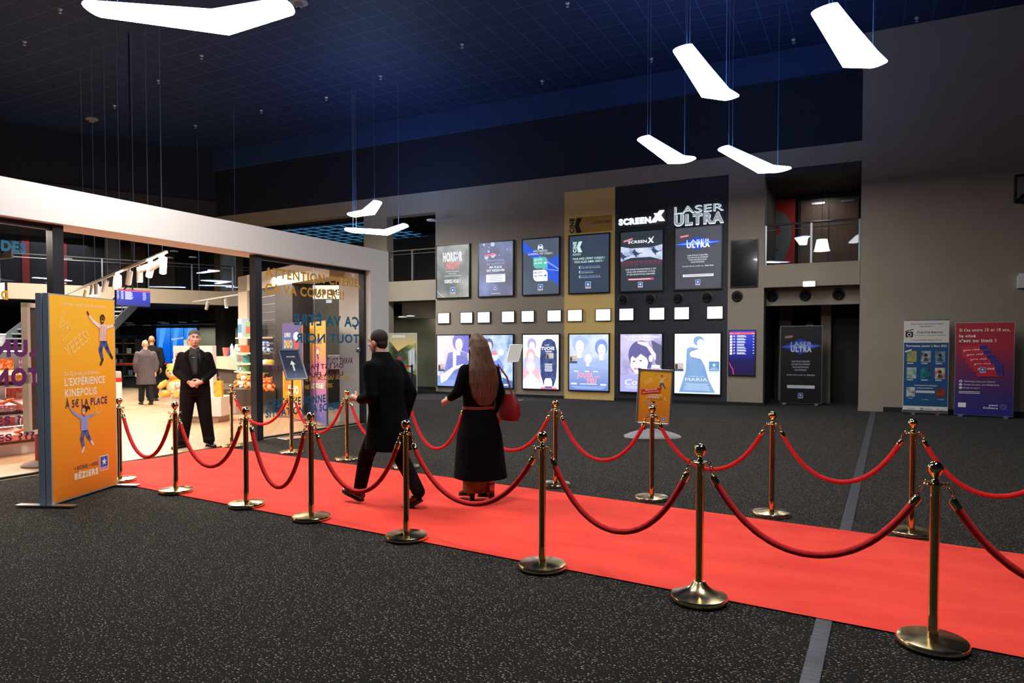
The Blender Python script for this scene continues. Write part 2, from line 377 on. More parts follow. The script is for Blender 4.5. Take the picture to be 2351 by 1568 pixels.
m_velvet = noise_mat('red velvet', [(180, 9, 15), (216, 15, 22)], 40, .85); NT(m_velvet).b.inputs['Sheen Weight'].default_value = .25; NT(m_velvet).b.inputs['Sheen Tint'].default_value = (1, .12, .06, 1)
def make_stanchion(loc, label, group, cone=False):
    r = thing('rope_stanchion', loc, label, 'stanchion', group, random.uniform(0, 6))
    if cone: pr = [(0, 0), (.176, 0), (.18, .006), (.18, .022), (.176, .03), (.13, .045), (.085, .068), (.055, .092), (.042, .11), (.034, .118), (0, .118)]
    else: pr = [(0, 0), (.172, 0), (.178, .005), (.178, .024), (.172, .032), (.15, .036), (.06, .044), (.03, .047), (0, .047)]
    MB().lathe(pr, mat=m_brass2, n=48).build('base', r)
    MB().lathe([(0, .04), (.027, .04), (.027, .16 if not cone else .12), (.0255, .165 if not cone else .125), (.0255, .88), (0, .88)], mat=m_brass, n=28).build('pole', r)
    bb = MB().lathe([(0, .88), (.055, .88), (.057, .884), (.055, .888), (.02, .892), (.02, .9), (.012, .91), (0, .91)], mat=m_brass, n=28)
    for k in range(4):
        a = PI / 4 + k * PI / 2; bb.tube([(math.cos(a) * (.055 + .012 * math.cos(q)), math.sin(a) * (.055 + .012 * math.cos(q)), .884 + .012 * math.sin(q)) for q in [PI * 2 * i / 10 for i in range(11)]], .0028, m_brass, 6, False)
    bb.build('collar', r)
    MB().lathe([(0, .905), (.013, .905), (.011, .918), (.018, .925), (.026, .933)] + [(.039 * math.sin(PI * q / 20), .967 - .039 * math.cos(PI * q / 20)) for q in range(5, 21)], mat=m_brass, n=32).build('finial', r)
    return r
NEAR = [(0.352, 4.403), (-0.932, 4.51), (-2.101, 4.644), (-3.454, 4.837), (-4.645, 4.979), (-5.614, 5.086), (-6.85, 5.214), (-7.998, 5.328)]
FAR = [(0.383, 6.979), (-0.789, 7.139), (-2.016, 7.291), (-3.219, 7.485), (-4.43, 7.542), (-5.482, 7.672), (-6.61, 7.817), (-7.798, 7.94), (-9.12, 7.975)]
ORD = ['nearest', 'second', 'third', 'fourth', 'fifth', 'sixth', 'seventh', 'eighth', 'ninth']
NL = ['largest brass stanchion, at the lower right, on the near edge of the red carpet', 'brass stanchion with a cone-shaped base, the only one, in the near row',
      'brass stanchion with flat base, third from the right in the near row', 'brass stanchion in the near row directly in front of the walking man in dark coat', 'brass stanchion in the near row, fifth from the right, left of the walking man',
      'brass stanchion in the near row just right of the standing guard, sixth from the right', 'brass stanchion in the near row just left of the standing guard, seventh from the right', 'brass stanchion half hidden behind the big orange advertising banner']
FL = ['rightmost brass stanchion on the far side of the red carpet', 'brass stanchion in the far row, second from the right', 'brass stanchion in the far row standing in front of the small orange pavement sign',
      'brass stanchion in the far row, fourth from the right, just right of the walking woman', 'brass stanchion in the far row hidden behind the walking woman, its base showing', 'brass stanchion in the far row partly behind the walking man in dark coat',
      'far-row brass stanchion in front of the right end of the lettered glass pane', 'brass stanchion in the far row in front of the tilted ACCUEIL sign', 'brass stanchion in the far row just behind the guard at the shop threshold']
proto = None
for i, (x, y) in enumerate(NEAR):
    if i == 0: proto = o = make_stanchion((x, y, .0135), NL[0], 'brass stanchions along the red carpet')
    elif i == 1: o = make_stanchion((x, y, .0135), NL[1], 'brass stanchions along the red carpet', True)
    else: o = copy_tree(proto); o.location = (x, y, .0135); o['label'] = NL[i]; o.rotation_euler.z = i * 1.3
for i, (x, y) in enumerate(FAR):
    o = copy_tree(proto); o.location = (x, y, .006 if i == 8 else .002); o['label'] = FL[i]; o.rotation_euler.z = i * 1.1 + .4
def rope(a, c, zl, label, seed):
    A = Vector((a[0], a[1], 0)); C = Vector((c[0], c[1], 0)); d = (C - A).normalized(); rnd = random.Random(seed)
    p0 = A + d * .068 + UPV * .872; p1 = C - d * .068 + UPV * .872; zr = .775; q0 = A + d * .105 + UPV * zr; q1 = C - d * .105 + UPV * zr
    r = thing('velvet_rope', (A + C) / 2 + UPV * zl, label, 'rope', 'red velvet ropes between the brass stanchions'); o = r.location.copy(); side = UPV.cross(d)
    pts = []; n = 36; sk = rnd.uniform(-.012, .012)
    for i in range(n + 1):
        t = i / n; u = 2 * t - 1; s = .8 * (1 - u * u) + .2 * (1 - u ** 4)
        pts.append(q0.lerp(q1, t) - UPV * (zr - zl) * s + side * sk * math.sin(PI * t) - o)
    MB().tube(pts, [.0205 + .0007 * math.sin(i * 2.1) for i in range(n + 1)], m_velvet, 14).build('cord', r)
    for q, nx, hk in ((pts[0], pts[1], p0 - o), (pts[-1], pts[-2], p1 - o)):
        t = (q - nx).normalized(); cap = MB().tube([q - t * .006, q, q + t * .042, q + t * .052, q + t * .056], [.0215, .0225, .0225, .017, .006], m_brass, 16); e = cap.build('end_cap', r)
        top = q + t * .056; mid = (top + hk) / 2 + d * (.012 if q is pts[0] else -.012)
        h = MB()
        for k, (s0, s1) in enumerate(((top, mid), (mid, hk))):
            ax = (s1 - s0); L = ax.length / 2 + .006; ax.normalize(); w = side if k == 0 else ax.cross(side)
            cc = (s0 + s1) / 2; h.tube([cc + ax * L * math.cos(g) + w * .009 * math.sin(g) for g in [2 * PI * i / 12 for i in range(13)]], .0032, m_brass, 6, False)
        h.build('hook_link', e)
ZN = [.41, .365, .398, .339, .253, .355, .351]; ZF = [.392, .384, .363, .374, .305, .344, .353, .407]
RN = ['thick dark red rope sagging between the largest stanchion and the cone-based one', 'red rope between the cone-based stanchion and its left neighbour in the near row', 'red rope in the near row sagging across the feet of the walking woman',
      'red rope in the near row sagging across the legs of the walking man', 'red rope in the near row between the fifth and sixth stanchions from the right', 'red rope in the near row sagging in front of the guard', 'leftmost red rope, between the orange banner and the stanchion left of the guard']
RF = ['red rope in the far row between its two rightmost stanchions', 'red rope in the far row just right of the small orange pavement sign', 'red rope in the far row just left of the small orange pavement sign', 'red rope in the far row right of the walking woman',
      'red rope in the far row between the walking man and the walking woman', 'red rope in the far row mostly hidden by the walking man', 'red rope in the far row in front of the lettered glass pane', 'far-row red rope left of the tilted ACCUEIL sign, behind the black door post']
for i in range(7): rope(NEAR[i], NEAR[i + 1], ZN[i], RN[i], i)
for i in range(8): rope(FAR[i], FAR[i + 1], ZF[i], RF[i], 20 + i)
rope((1.62, 4.3), NEAR[0], .40, 'dark red rope running out of the photo at the lower right edge', 41)
rope((1.55, 6.86), FAR[0], .40, 'red rope in the far row running out of the photo at the right edge', 42)
for x, y, l in ((1.62, 4.3, 'near-row brass stanchion just outside the right edge of the photo'), (1.55, 6.86, 'far-row brass stanchion just outside the right edge of the photo')):
    o = copy_tree(proto); o.location = (x, y, .0135); o['label'] = l
# ================================================================ PENDANT LAMPS
m_lamp = M('glowing opal diffuser', (236, 243, 255), .4, e=62); m_lampd = M('lamp housing with added glow', (140, 184, 255), .4, e=13); m_cable = M('thin steel cable', (120, 140, 175), .4)  # housing glow is added to throw blue light on the ceiling
LP = {'big': ([(190, 8), (227, 40), (527, 83), (675, 35), (648, 2), (483, 27)], (0, 5), 'large glowing boomerang pendant lamp at the upper left of the photo'),
 'A': ([(1922, 13), (1862, 35), (1935, 157), (2000, 158), (2038, 143), (2016, 122)], (0, 3), 'glowing angled pendant lamp at the upper right, the rightmost one'),
 'B': ([(1588, 107), (1545, 120), (1611, 225), (1664, 232), (1697, 222), (1674, 207)], (0, 3), 'glowing angled pendant lamp above the two lower right ones, hung left of the rightmost lamp'),
 'C': ([(1490, 315), (1463, 323), (1533, 377), (1567, 376), (1597, 364), (1572, 361)], (0, 3), 'small glowing pendant lamp above the dark poster bay, left of the lower right pair'),
 'D': ([(1672, 338), (1648, 346), (1740, 399), (1783, 397), (1817, 387), (1778, 383)], (0, 3), 'small glowing pendant lamp above the laser sign, the right one of the lower right pair'),
 'E': ([(797, 492), (815, 499), (861, 493), (877, 467), (858, 463), (830, 485)], (0, 3), 'distant glowing pendant lamp above the shop roof end, the upper of two'),
 'F': ([(794, 526), (806, 534), (890, 541), (938, 521), (926, 516), (882, 530)], (0, 3), 'distant glowing pendant lamp above the shop roof end, the lower of two')}
def pendant(poly, z, label, zc=9.35, e=62):
    m_lamp = M('glowing opal diffuser', (252, 250, 248), .4, e=e)
    P = [Vector((p[0], p[1], 0)) for p in poly]; c = sum(P, Vector()) / len(P); r = thing('pendant_lamp', (c.x, c.y, z), label, 'lamp', 'boomerang pendant lamps')
    e1 = (P[0] + P[1]) / 2; e2 = (P[3] + P[4]) / 2; k = (P[2] + P[5]) / 2
    out = []
    for i, p in enumerate(P):
        q = P[(i + 1) % 6]; out.append(p)
        if i in (0, 3):
            ctr = e1 if i == 0 else e2; d = (ctr - k).normalized() * (p - q).length * .16
            for t, w in ((.12, .6), (.3, .9), (.5, 1), (.7, .9), (.88, .6)): out.append(p.lerp(q, t) + d * w)
    L = [[(p - c) * s if False else Vector(((p - c).x, (p - c).y, dz)) + ((k.lerp(p, .5) - p).normalized() * ins) for p in out] for ins, dz, s in ((.03, .05, 1), (0, .03, 1), (0, .012, 1), (.025, 0, 1))]
    mb = MB(); n = len(out); V = [v for l in L for v in l]
    Fc = [tuple(range(n - 1, -1, -1))[::-1], tuple(range(3 * n, 4 * n))[::-1]] + [(a * n + i, (a + 1) * n + i, (a + 1) * n + (i + 1) % n, a * n + (i + 1) % n) for a in range(3) for i in range(n)]
    mb.add(V, [Fc[1]] + Fc[2 + 2 * n:], m_lamp); mb.build('diffuser', r); mb = MB(); mb.add(V, [Fc[0]] + Fc[2:2 + 2 * n], m_lampd); mb.build('housing', r)
    H = zc - z
    for q in (e1.lerp(k, .12), e1.lerp(k, .2), e2.lerp(k, .35)):
        d = q - c; MB().tube([(d.x, d.y, .04), (d.x, d.y, .09), (d.x, d.y, H)], [.012, .004, .004], m_cable, 5).build('cable', r)
    return r
for k, (pp, _, lab) in LP.items(): z = 5.1 if k == 'F' else 5.65; pendant([atz(x, y, z) for x, y in pp], z, lab, e={'big': 66, 'A': 13, 'B': 52, 'C': 52, 'D': 22, 'E': 44, 'F': 36}[k])
base = [Vector(p) for p in ((-.18, 0), (-.5, .1), (-.1, 1.4), (.9, 2.0), (1.1, 1.7), (.35, 1.3))]
for (x, y, a) in ((.6, 3.2, .2), (-3.2, 3.6, 1.2)):
    ca, sa = math.cos(a), math.sin(a); pendant([Vector((x + p.x * ca - p.y * sa, y + p.x * sa + p.y * ca)) for p in base], 5.65, 'glowing pendant lamp overhead, outside the top edge of the photo')
# ================================================================ POSTER WALL
m_pframe = M('black poster frame', (18, 18, 20), .35)
def lightbox(name, x0, x1, z0, z1, label, cat, group, fn, e=1.0, depth=.07, fr=.035, Y=W, sheet='poster', gap=True):
    c = Vector(((x0 + x1) / 2, Y, (z0 + z1) / 2)); r = thing(name, c, label, cat, group); hx, hz = (x1 - x0) / 2, (z1 - z0) / 2
    mb = MB(); y0, y1 = -depth, -.002
    mb.box(-hx, hx, y0, y1, hz - fr, hz, m_pframe); mb.box(-hx, hx, y0, y1, -hz, -hz + fr, m_pframe); mb.box(-hx, -hx + fr, y0, y1, -hz + fr, hz - fr, m_pframe); mb.box(hx - fr, hx, y0, y1, -hz + fr, hz - fr, m_pframe); mb.build('frame', r)
    mb = MB(); ix, iz = hx - fr, hz - fr; mb.box(-ix, ix, -depth + .012, -.004, -iz, iz, m_pframe)
    P = Print(mb, (-ix, -depth + .012, -iz), (2 * ix, 0, 0), (0, 0, 2 * iz)); fn(P); mb.build(sheet, r); return r
UX = [(-12.84, -11.54), (-11.23, -9.93), (-9.64, -8.35), (-8.07, -6.75), (-6.455, -5.15), (-4.85, -3.52)]
wh = M('lit white ink', (245, 248, 255), e=1.05); whd = M('lit soft white ink', (205, 212, 225), e=.9)
def sheet_bg(P, cols, sc, e, **k): P.rect(0, 0, 1, 1, noise_mat('poster ground %s' % (cols[0],), cols, sc, .5, e=e, **k), 1)
def p_horror(P):
    sheet_bg(P, [(86, 94, 98), (128, 132, 130), (190, 190, 184)], 1.1, .95)
    P.text('HORR  R', (.2, .13, .8, .30), wh, 3, .04); P.ell(.62, .2, .085, .075, whd, 4); P.ell(.592, .2, .018, .02, M('skull socket', (90, 96, 100), e=.8), 5); P.ell(.645, .2, .018, .02, M('skull socket', (90, 96, 100), e=.8), 5); P.rect(.59, .25, .65, .285, whd, 4)
    P.text('NIGHT', (.31, .315, .72, .455), M('lit salmon ink', (240, 130, 132), e=1), 3, .03)
    for i, s in enumerate(('UN FILM D\'HORREUR', 'DANS UNE', 'AMBIANCE ANGOISSANTE')): P.text(s, (.28 + .1 * (i == 1) - .04 * (i == 2), .49 + i * .043, .7 - .1 * (i == 1) + .06 * (i == 2), .508 + i * .043), wh, 3)
    P.text('OSEREZ-VOUS ?', (.24, .655, .74, .72), wh, 3, .03); P.logo(.5, .87, .2, 3, .95)
    P.stroke([(.0, .86), (.06, .92), (.16, .96), (.22, 1.0)], .012, wh, 3)
def p_seat(P):
    sheet_bg(P, [(92, 90, 104), (120, 124, 156), (150, 168, 226)], .9, .95)
    rg = random.Random(3)
    for i in range(9): P.ell(rg.uniform(.1, .9), rg.uniform(.03, .28), *(rg.choice([(.06, .045), (.03, .022), (.015, .011)])), M('lit lilac spot', (200, 208, 250), e=1), 2)
    P.rect(.18, .215, .48, .25, M('lit salmon ink', (240, 130, 132), e=1), 3, 7)
    for i, s in enumerate(('MON FAUTEUIL', 'EST NUMÉROTÉ', 'MA PLACE', 'EST RÉSERVÉE')): P.text(s, (.24 + .08 * (i == 2), .32 + i * .062, .76 - .08 * (i == 2), .357 + i * .062), wh if i > 1 else M('lit pale blue ink', (170, 185, 235), e=1), 3, .03 if i > 1 else 0)
    P.rect(.22, .6, .78, .745, wh, 3); P.lines(.28, .62, .72, 4, .03, M('grey small print', (150, 150, 170), e=.8), 4, .25, True); P.logo(.49, .845, .15, 3, .95)
    for i in range(6): P.rect(.37 + i * .045, .945, .4 + i * .045, .965, whd, 3)
def p_parking(P):
    sheet_bg(P, [(76, 88, 104), (92, 106, 124)], 1.2, .9); bl = M('lit blue ray', (44, 86, 214), e=1.1); bl2 = M('lit light ray', (130, 150, 245), e=1.2)
    P.poly([(1, .62), (.0, .02), (.0, .22), (1, .66)], bl, 2); P.poly([(1, .3), (.62, .42), (.7, .72), (1, .84)], bl, 2); P.poly([(1, .55), (.45, .3), (.5, .36), (1, .575)], bl2, 3); P.poly([(1, .585), (.55, .53), (.55, .55), (1, .6)], bl2, 3)
    P.poly([(.42, .14), (.44, .105), (.54, .105), (.56, .14), (.565, .175), (.415, .175)], wh, 4); P.rect(.42, .17, .445, .195, wh, 4); P.rect(.535, .17, .56, .195, wh, 4); P.rect(.45, .113, .53, .137, bl, 5)
    P.text('AVEC KINEPOLIS,', (.29, .2, .69, .235), wh, 4); P.text('LE PARKING, C\'EST CADEAU !', (.15, .25, .83, .285), wh, 4)
    for y0, c, c2, a, d in ((.33, M('lit mint', (96, 196, 182), e=1), wh, '2h', '4h'), (.56, wh, M('lit slate', (90, 110, 170), e=1), '4h', '6h')):
        P.poly([(.29, y0), (.6, y0), (.66, y0 + .02), (.69, y0 + .06), (.69, y0 + .205), (.38, y0 + .205), (.32, y0 + .18), (.29, y0 + .14)], c, 4)
        P.text(a, (.32, y0 + .03, .4, y0 + .065), c2, 5, .02); P.text(d, (.32, y0 + .09, .4, y0 + .125), c2, 5, .02); P.lines(.42, y0 + .03, .58, 2, .018, c2, 5, .4); P.lines(.42, y0 + .09, .58, 2, .018, c2, 5, .4); P.rect(.6, y0 + .09, .66, y0 + .12, c2, 5, 12)
    P.logo(.49, .875, .19, 4, .95)
def cine_mark(P, x0, y0, x1, y1, mat, L=3):
    # the word CINE turned on its side, beside a large K
    V, Fc = text_geo('CINE', .05); a = min(v[0] for v in V); bq = max(v[0] for v in V); wq = (x1 - x0)
    P.mb.add([P.pt(x0 + wq * .36 * (1 - vy / .71), y1 - (y1 - y0) * (vx - a) / (bq - a), L) if False else P.pt(x0 + wq * .36 * (1 - vy / .71) , y1 - (y1 - y0) * (vx - a) / (bq - a), L) for vx, vy in V], Fc, mat)
    P.poly([(x0 + wq * .4, y0 + (y1 - y0) * .5), (x0 + wq * .55, y1), (x1, y1), (x0 + wq * .75, y0 + (y1 - y0) * .5), (x1, y0), (x0 + wq * .62, y0)], mat, L)
def p_cinek(P):
    sheet_bg(P, [(58, 74, 98), (70, 80, 100)], .8, .75); mt = M('lit mint ink', (200, 240, 232), e=1); bl = M('lit sky ink', (110, 165, 255), e=1.1)
    cine_mark(P, .09, .1, .33, .29, mt); P.lines(.08, .31, .36, 2, .02, mt, 3, .35)
    P.text('VOUS AVEZ L\'ESPRIT CURIEUX ?', (.08, .385, .9, .42), mt, 3, .02); P.text('VOUS ALLEZ AIMER CINÉ K !', (.12, .44, .86, .475), mt, 3, .02)
    for i, (a, c) in enumerate((('Une programmation dédiée', 'à des films plus inattendus.'), ('Des découvertes', 'cinématographiques.'), ('Des films insolites qui ne', 'demandent qu\'à être connus.'))):
        y = .53 + i * .083; w = .48 if i != 1 else .3; P.poly([(.24, y + .025), (.265, y), (.285, y), (.265, y + .025), (.285, y + .05), (.265, y + .05)], mt, 3); P.text(a, (.3, y, .3 + w, y + .02), bl, 3); P.text(c, (.3, y + .028, .32 + w, y + .045), mt, 3)
    P.logo(.48, .87, .2, 3, .95)
def p_screenx(P):
    sheet_bg(P, [(46, 54, 64), (62, 70, 82)], .7, .85); pk = M('lit rose band', (200, 92, 110), e=.95); sky = noise_mat('lit panorama', [(70, 88, 130), (200, 214, 245), (232, 238, 252)], 3.2, .5, e=1.0)
    P.rect(.06, .12, .3, .155, pk, 5, 14); P.text('NOUVEAU', (.08, .128, .28, .148), wh, 6, rot=14)
    P.text('SCREEN', (.18, .15, .63, .195), wh, 4, .03); P.poly([(.64, .21), (.7, .165), (.66, .12), (.7, .115), (.73, .145), (.78, .1), (.8, .1), (.75, .165), (.8, .205), (.75, .205), (.725, .18), (.68, .21)], wh, 4)
    P.poly([(0, .5), (.25, .44), (.25, .28), (0, .24)], sky, 3); P.poly([(.25, .44), (.72, .44), (.72, .28), (.25, .28)], sky, 3); P.poly([(.72, .44), (1, .5), (1, .24), (.72, .28)], sky, 3)
    dk = M('lit slate figure', (66, 82, 122), e=.8)
    for x, y in ((.36, .37), (.82, .35), (.05, .41)): P.stroke([(x - .06, y - .03), (x, y), (x + .08, y + .01)], [.05, .12, .03], dk, 4); P.stroke([(x - .03, y - .06), (x, y)], .05, dk, 4); P.stroke([(x, y), (x + .02, y + .05)], .04, dk, 4); P.stroke([(x + .06, y), (x + .16, y - .005)], .02, dk, 4)
    rg = random.Random(5)
    for k in range(4):
        for i in range(9): P.rect(-.0 + i * .11 + .01, .5 + k * .022, i * .11 + .1, .512 + k * .022, M('lit seat row', (150 - k * 18, 66, 84), e=.9), 4)
    for i, s in enumerate(('UNE IMAGE PANORAMIQUE À 270°', 'POUR UNE IMMERSION TOTALE', 'ET DES SENSATIONS SUBLIMÉES')): P.text(s, (.12 + .03 * (i > 0), .625 + i * .042, .86 - .03 * (i > 0), .65 + i * .042), wh, 4)
    P.rect(.18, .79, .8, .825, pk, 4); P.lines(.2, .8, .78, 1, .02, wh, 5, .5); P.logo(.48, .9, .16, 4, .95)
def laser_words(P, x0, y0, x1, y1, m1, m2, L=4):
    h = y1 - y0; P.text('LASER', (x0, y0, x1, y0 + h * .42), m1, L, .0); P.text('ULTRA', (x0, y0 + h * .48, x1, y1), m2, L, .06)
def p_laser(P, e=.85, bg=((72, 74, 86), (88, 90, 102)), k=1.0):
    sheet_bg(P, list(bg), .6, e) if e else None
    w = wh if k >= 1 else M('soft white ink', (190, 200, 215), e=.35); b1 = M('lit blue flare', (24, 70, 214), e=1.1 * k); b2 = M('lit bright flare', (90, 140, 255), e=1.3 * k)
    P.poly([(0, .27), (.25, .22), (.5, .16), (.75, .22), (1, .25), (.75, .3), (.48, .37), (.25, .31)], b1, 2); P.poly([(0, .268), (.3, .245), (.5, .22), (.7, .245), (1, .252), (.7, .28), (.5, .3), (.3, .282)], b2, 3)
    P.rect(.1, .12, .3, .155, M('lit rose band', (200, 92, 110), e=.95 * k), 3, 7); P.text('NOUVEAU', (.12, .128, .28, .147), w, 4, rot=7)
    laser_words(P, .25, .2, .76, .33, w, w, 5)
    for i, s in enumerate(('UNE IMAGE SUBLIMÉE,', 'UN SON PLUS IMMERSIF', 'POUR DES ÉMOTIONS', 'PLUS INTENSES')): d = (.0, 0, .03, .08)[i]; P.text(s, (.27 + d, .445 + i * .037, .72 - d, .467 + i * .037), w, 4)
    P.text('PROJECTEUR LASER 4K |', (.16, .625, .64, .64), w, 4); P.text('Dolby Atmos', (.66, .62, .84, .64), w, 4, .02); P.rect(.17, .765, .84, .805, w, 4); P.lines(.2, .778, .82, 1, .02, M('grey small print', (150, 150, 170), e=.5), 5, .5); P.logo(.5, .9, .15, 4, .95 * k)
UL = [('upper lit poster reading HORROR NIGHT, grey, leftmost of the top row', p_horror), ('upper lit poster reading MA PLACE EST RÉSERVÉE, lilac and grey', p_seat), ('upper lit poster about free parking with car symbol and blue rays', p_parking),
      ('upper lit poster on the yellow bay asking VOUS AVEZ L\'ESPRIT CURIEUX', p_cinek), ('upper lit poster under the white SCREEN X letters, with a wide panorama', p_screenx), ('upper lit poster under the LASER ULTRA letters, with a blue flare', p_laser)]
for (x0, x1), (lab, fn) in zip(UX, UL): lightbox('poster_lightbox', x0, x1, 3.19, 4.97, lab, 'poster', 'upper row of lit posters', fn)
# lower row: bright film posters, generic stand-in artwork
def lit(rgb, e=1.05): return M('lit ink', tuple(min(255, int(c * .88 + 34)) for c in rgb), e=e * 1.2)
def stickers(P, x, y):
    P.rect(x, y, x + .2, y + .13, lit((206, 196, 190), .75), 6); P.rect(x, y + .1, x + .2, y + .14, lit((44, 74, 120), .7), 7); P.rect(x + .01, y + .02, x + .07, y + .1, noise_mat('lit collage', [(150, 70, 50), (60, 44, 40), (210, 150, 90)], 14, e=.7), 8); P.lines(x + .08, y + .07, x + .19, 2, .015, lit((120, 130, 160), .7), 8, .4)
def portrait(P, cx, cy, s, hair, skin, coat=None, L=3, hairw=1.15):
    if coat: P.poly([(cx - .34 * s, cy + .62 * s), (cx - .3 * s, cy + .3 * s), (cx - .1 * s, cy + .19 * s), (cx + .1 * s, cy + .19 * s), (cx + .3 * s, cy + .3 * s), (cx + .34 * s, cy + .62 * s)][::1][::-1][::-1], coat, L)
    P.ell(cx, cy - .03 * s, .14 * s * hairw, .125 * s * hairw, hair, L + 1); P.poly([(cx - .04 * s, cy + .08 * s), (cx - .05 * s, cy + .2 * s), (cx + .05 * s, cy + .2 * s), (cx + .04 * s, cy + .08 * s)], skin, L + 1); P.ell(cx + .01 * s, cy + .015 * s, .1 * s, .105 * s, skin, L + 2)
    for q in (-.04, .04): P.ell(cx + (q + .01) * s, cy, .014 * s, .006 * s, hair, L + 3)
    P.ell(cx + .012 * s, cy + .07 * s, .025 * s, .007 * s, lit((214, 120, 130)), L + 3)
def q_guitar(P):
    sheet_bg(P, [(196, 188, 240), (240, 224, 245), (250, 236, 236)], 1.6, 1.05); P.poly([(.6, .0), (1, 0), (1, .35), (.78, .3)], lit((92, 88, 190)), 2)
    portrait(P, .68, .16, 1.15, lit((110, 104, 186)), lit((250, 214, 236)), lit((72, 84, 160)))
    P.poly([(.2, .75), (.35, .35), (.6, .3), (.95, .34), (1, .7), (.7, .82)], lit((108, 112, 186)), 3); P.poly([(.5, .3), (.62, .3), (.6, .6), (.5, .62)], lit((226, 224, 252)), 4); P.poly([(.1, .8), (.5, .62), (.82, .56), (.84, .6), (.55, .68), (.3, .88), (.12, .95)], lit((240, 240, 255)), 5); P.poly([(0, .8), (1, .72), (1, 1), (0, 1)], lit((112, 138, 206)), 3)
    P.rect(.06, .06, .12, .16, wh, 6); P.lines(.14, .05, .34, 4, .03, wh, 6, .6); P.lines(.06, .22, .25, 10, .03, wh, 6, .6); stickers(P, .03, .57)
def q_jungle(P):
    sheet_bg(P, [(96, 132, 190), (190, 214, 244), (236, 242, 252)], 2.6, 1.05); portrait(P, .3, .2, .8, lit((70, 84, 128)), lit((236, 196, 190)), lit((44, 66, 124)))
    P.poly([(0, .72), (.3, .82), (.6, .78), (1, .88), (1, 1), (0, 1)], lit((44, 86, 160)), 3)
    P.poly([(.36, .5), (.5, .42), (.62, .46), (.74, .6), (.72, .72), (.5, .72), (.4, .62)], lit((92, 126, 226)), 4); P.ell(.47, .42, .1, .07, lit((214, 220, 250)), 5); P.poly([(.38, .38), (.42, .3), (.52, .3), (.56, .38)], lit((236, 120, 128)), 6); P.ell(.66, .33, .08, .06, lit((236, 226, 240)), 4)
    P.text('GTON', (.56, .77, .76, .81), wh, 6, .03); P.text('ROU', (.55, .83, .7, .87), wh, 6, .03); P.rect(.74, .93, .92, .96, lit((226, 214, 180)), 6)
def q_tuche(P):
    P.rect(0, 0, 1, 1, lit((246, 246, 254), 1.08), 1); dk = noise_mat('lit navy bearskin', [(46, 60, 112), (86, 104, 168)], 7, e=.9)
    P.poly([(.5, .74), (.48, .5), (.5, .25), (.56, .12), (.67, .075), (.8, .08), (.9, .14), (.95, .3), (.95, .6), (.93, .8), (.86, .95), (.6, .95)], dk, 2); P.poly([(.6, .95), (.6, .85), (.64, .8), (.78, .8), (.82, .86), (.82, .95), (.72, .98)], lit((248, 236, 244)), 3)
    P.rect(.5, .97, .95, 1, lit((226, 96, 130)), 4); P.rect(.62, .95, .82, .985, lit((60, 70, 130)), 5)
    P.text('TUCHE', (.515, .22, .88, .275), wh, 5, .06); P.text('LES', (.62, .17, .74, .2), wh, 5); P.lines(.6, .295, .84, 2, .016, wh, 5, .5, True); P.lines(.6, .53, .84, 9, .017, wh, 5, .5, True)
    hh = [lit((150, 150, 214)), lit((246, 160, 170)), lit((214, 200, 240)), lit((246, 214, 224))]
    for i, (x, y) in enumerate(((.25, .2), (.22, .4), (.22, .6), (.24, .86))): portrait(P, x, y, .8, hh[i], lit((252, 232, 240)), lit([(176, 186, 236), (240, 170, 190), (232, 236, 252), (226, 110, 140)][i], 1), 2 + i * 3)
    P.text('LES TUCHE', (.17, .055, .4, .075), lit((110, 130, 190)), 14); stickers(P, .66, .335)
def q_feu(P):
    sheet_bg(P, [(120, 150, 216), (206, 220, 250), (240, 244, 254)], 1.7, 1.08); sk = lit((236, 236, 252))
    for x, y, s, hc in ((.26, .2, 1.1, (150, 176, 226)), (.48, .42, .8, (176, 190, 236)), (.82, .26, 1.0, (104, 134, 204))): portrait(P, x, y, s, lit(hc), sk, lit((140, 164, 222)), 2)
    P.poly([(0, .62), (.4, .56), (1, .62), (1, 1), (0, 1)], grad_mat('lit blue fade', .26, .95, [(104, 134, 214), (170, 190, 240)], e=1), 8)
    pk = lit((240, 140, 168)); P.text('JOUER', (.2, .685, .62, .765), pk, 10, .05); P.text('AVEC', (.64, .735, .8, .77), pk, 10, .02); P.text('LE', (.4, .775, .46, .805), pk, 10, .02); P.text('FEU', (.47, .785, .7, .865), pk, 10, .06)
    for x in (.12, .4, .62): P.rect(x, .65, x + .12, .67, wh, 10)
    P.rect(.28, .88, .72, .895, wh, 10); P.rect(.05, .87, .2, .9, wh, 10); P.rect(.8, .88, .95, .91, wh, 10); P.lines(.05, .93, .95, 3, .018, lit((190, 206, 246)), 10, .3, True); stickers(P, .01, .38)
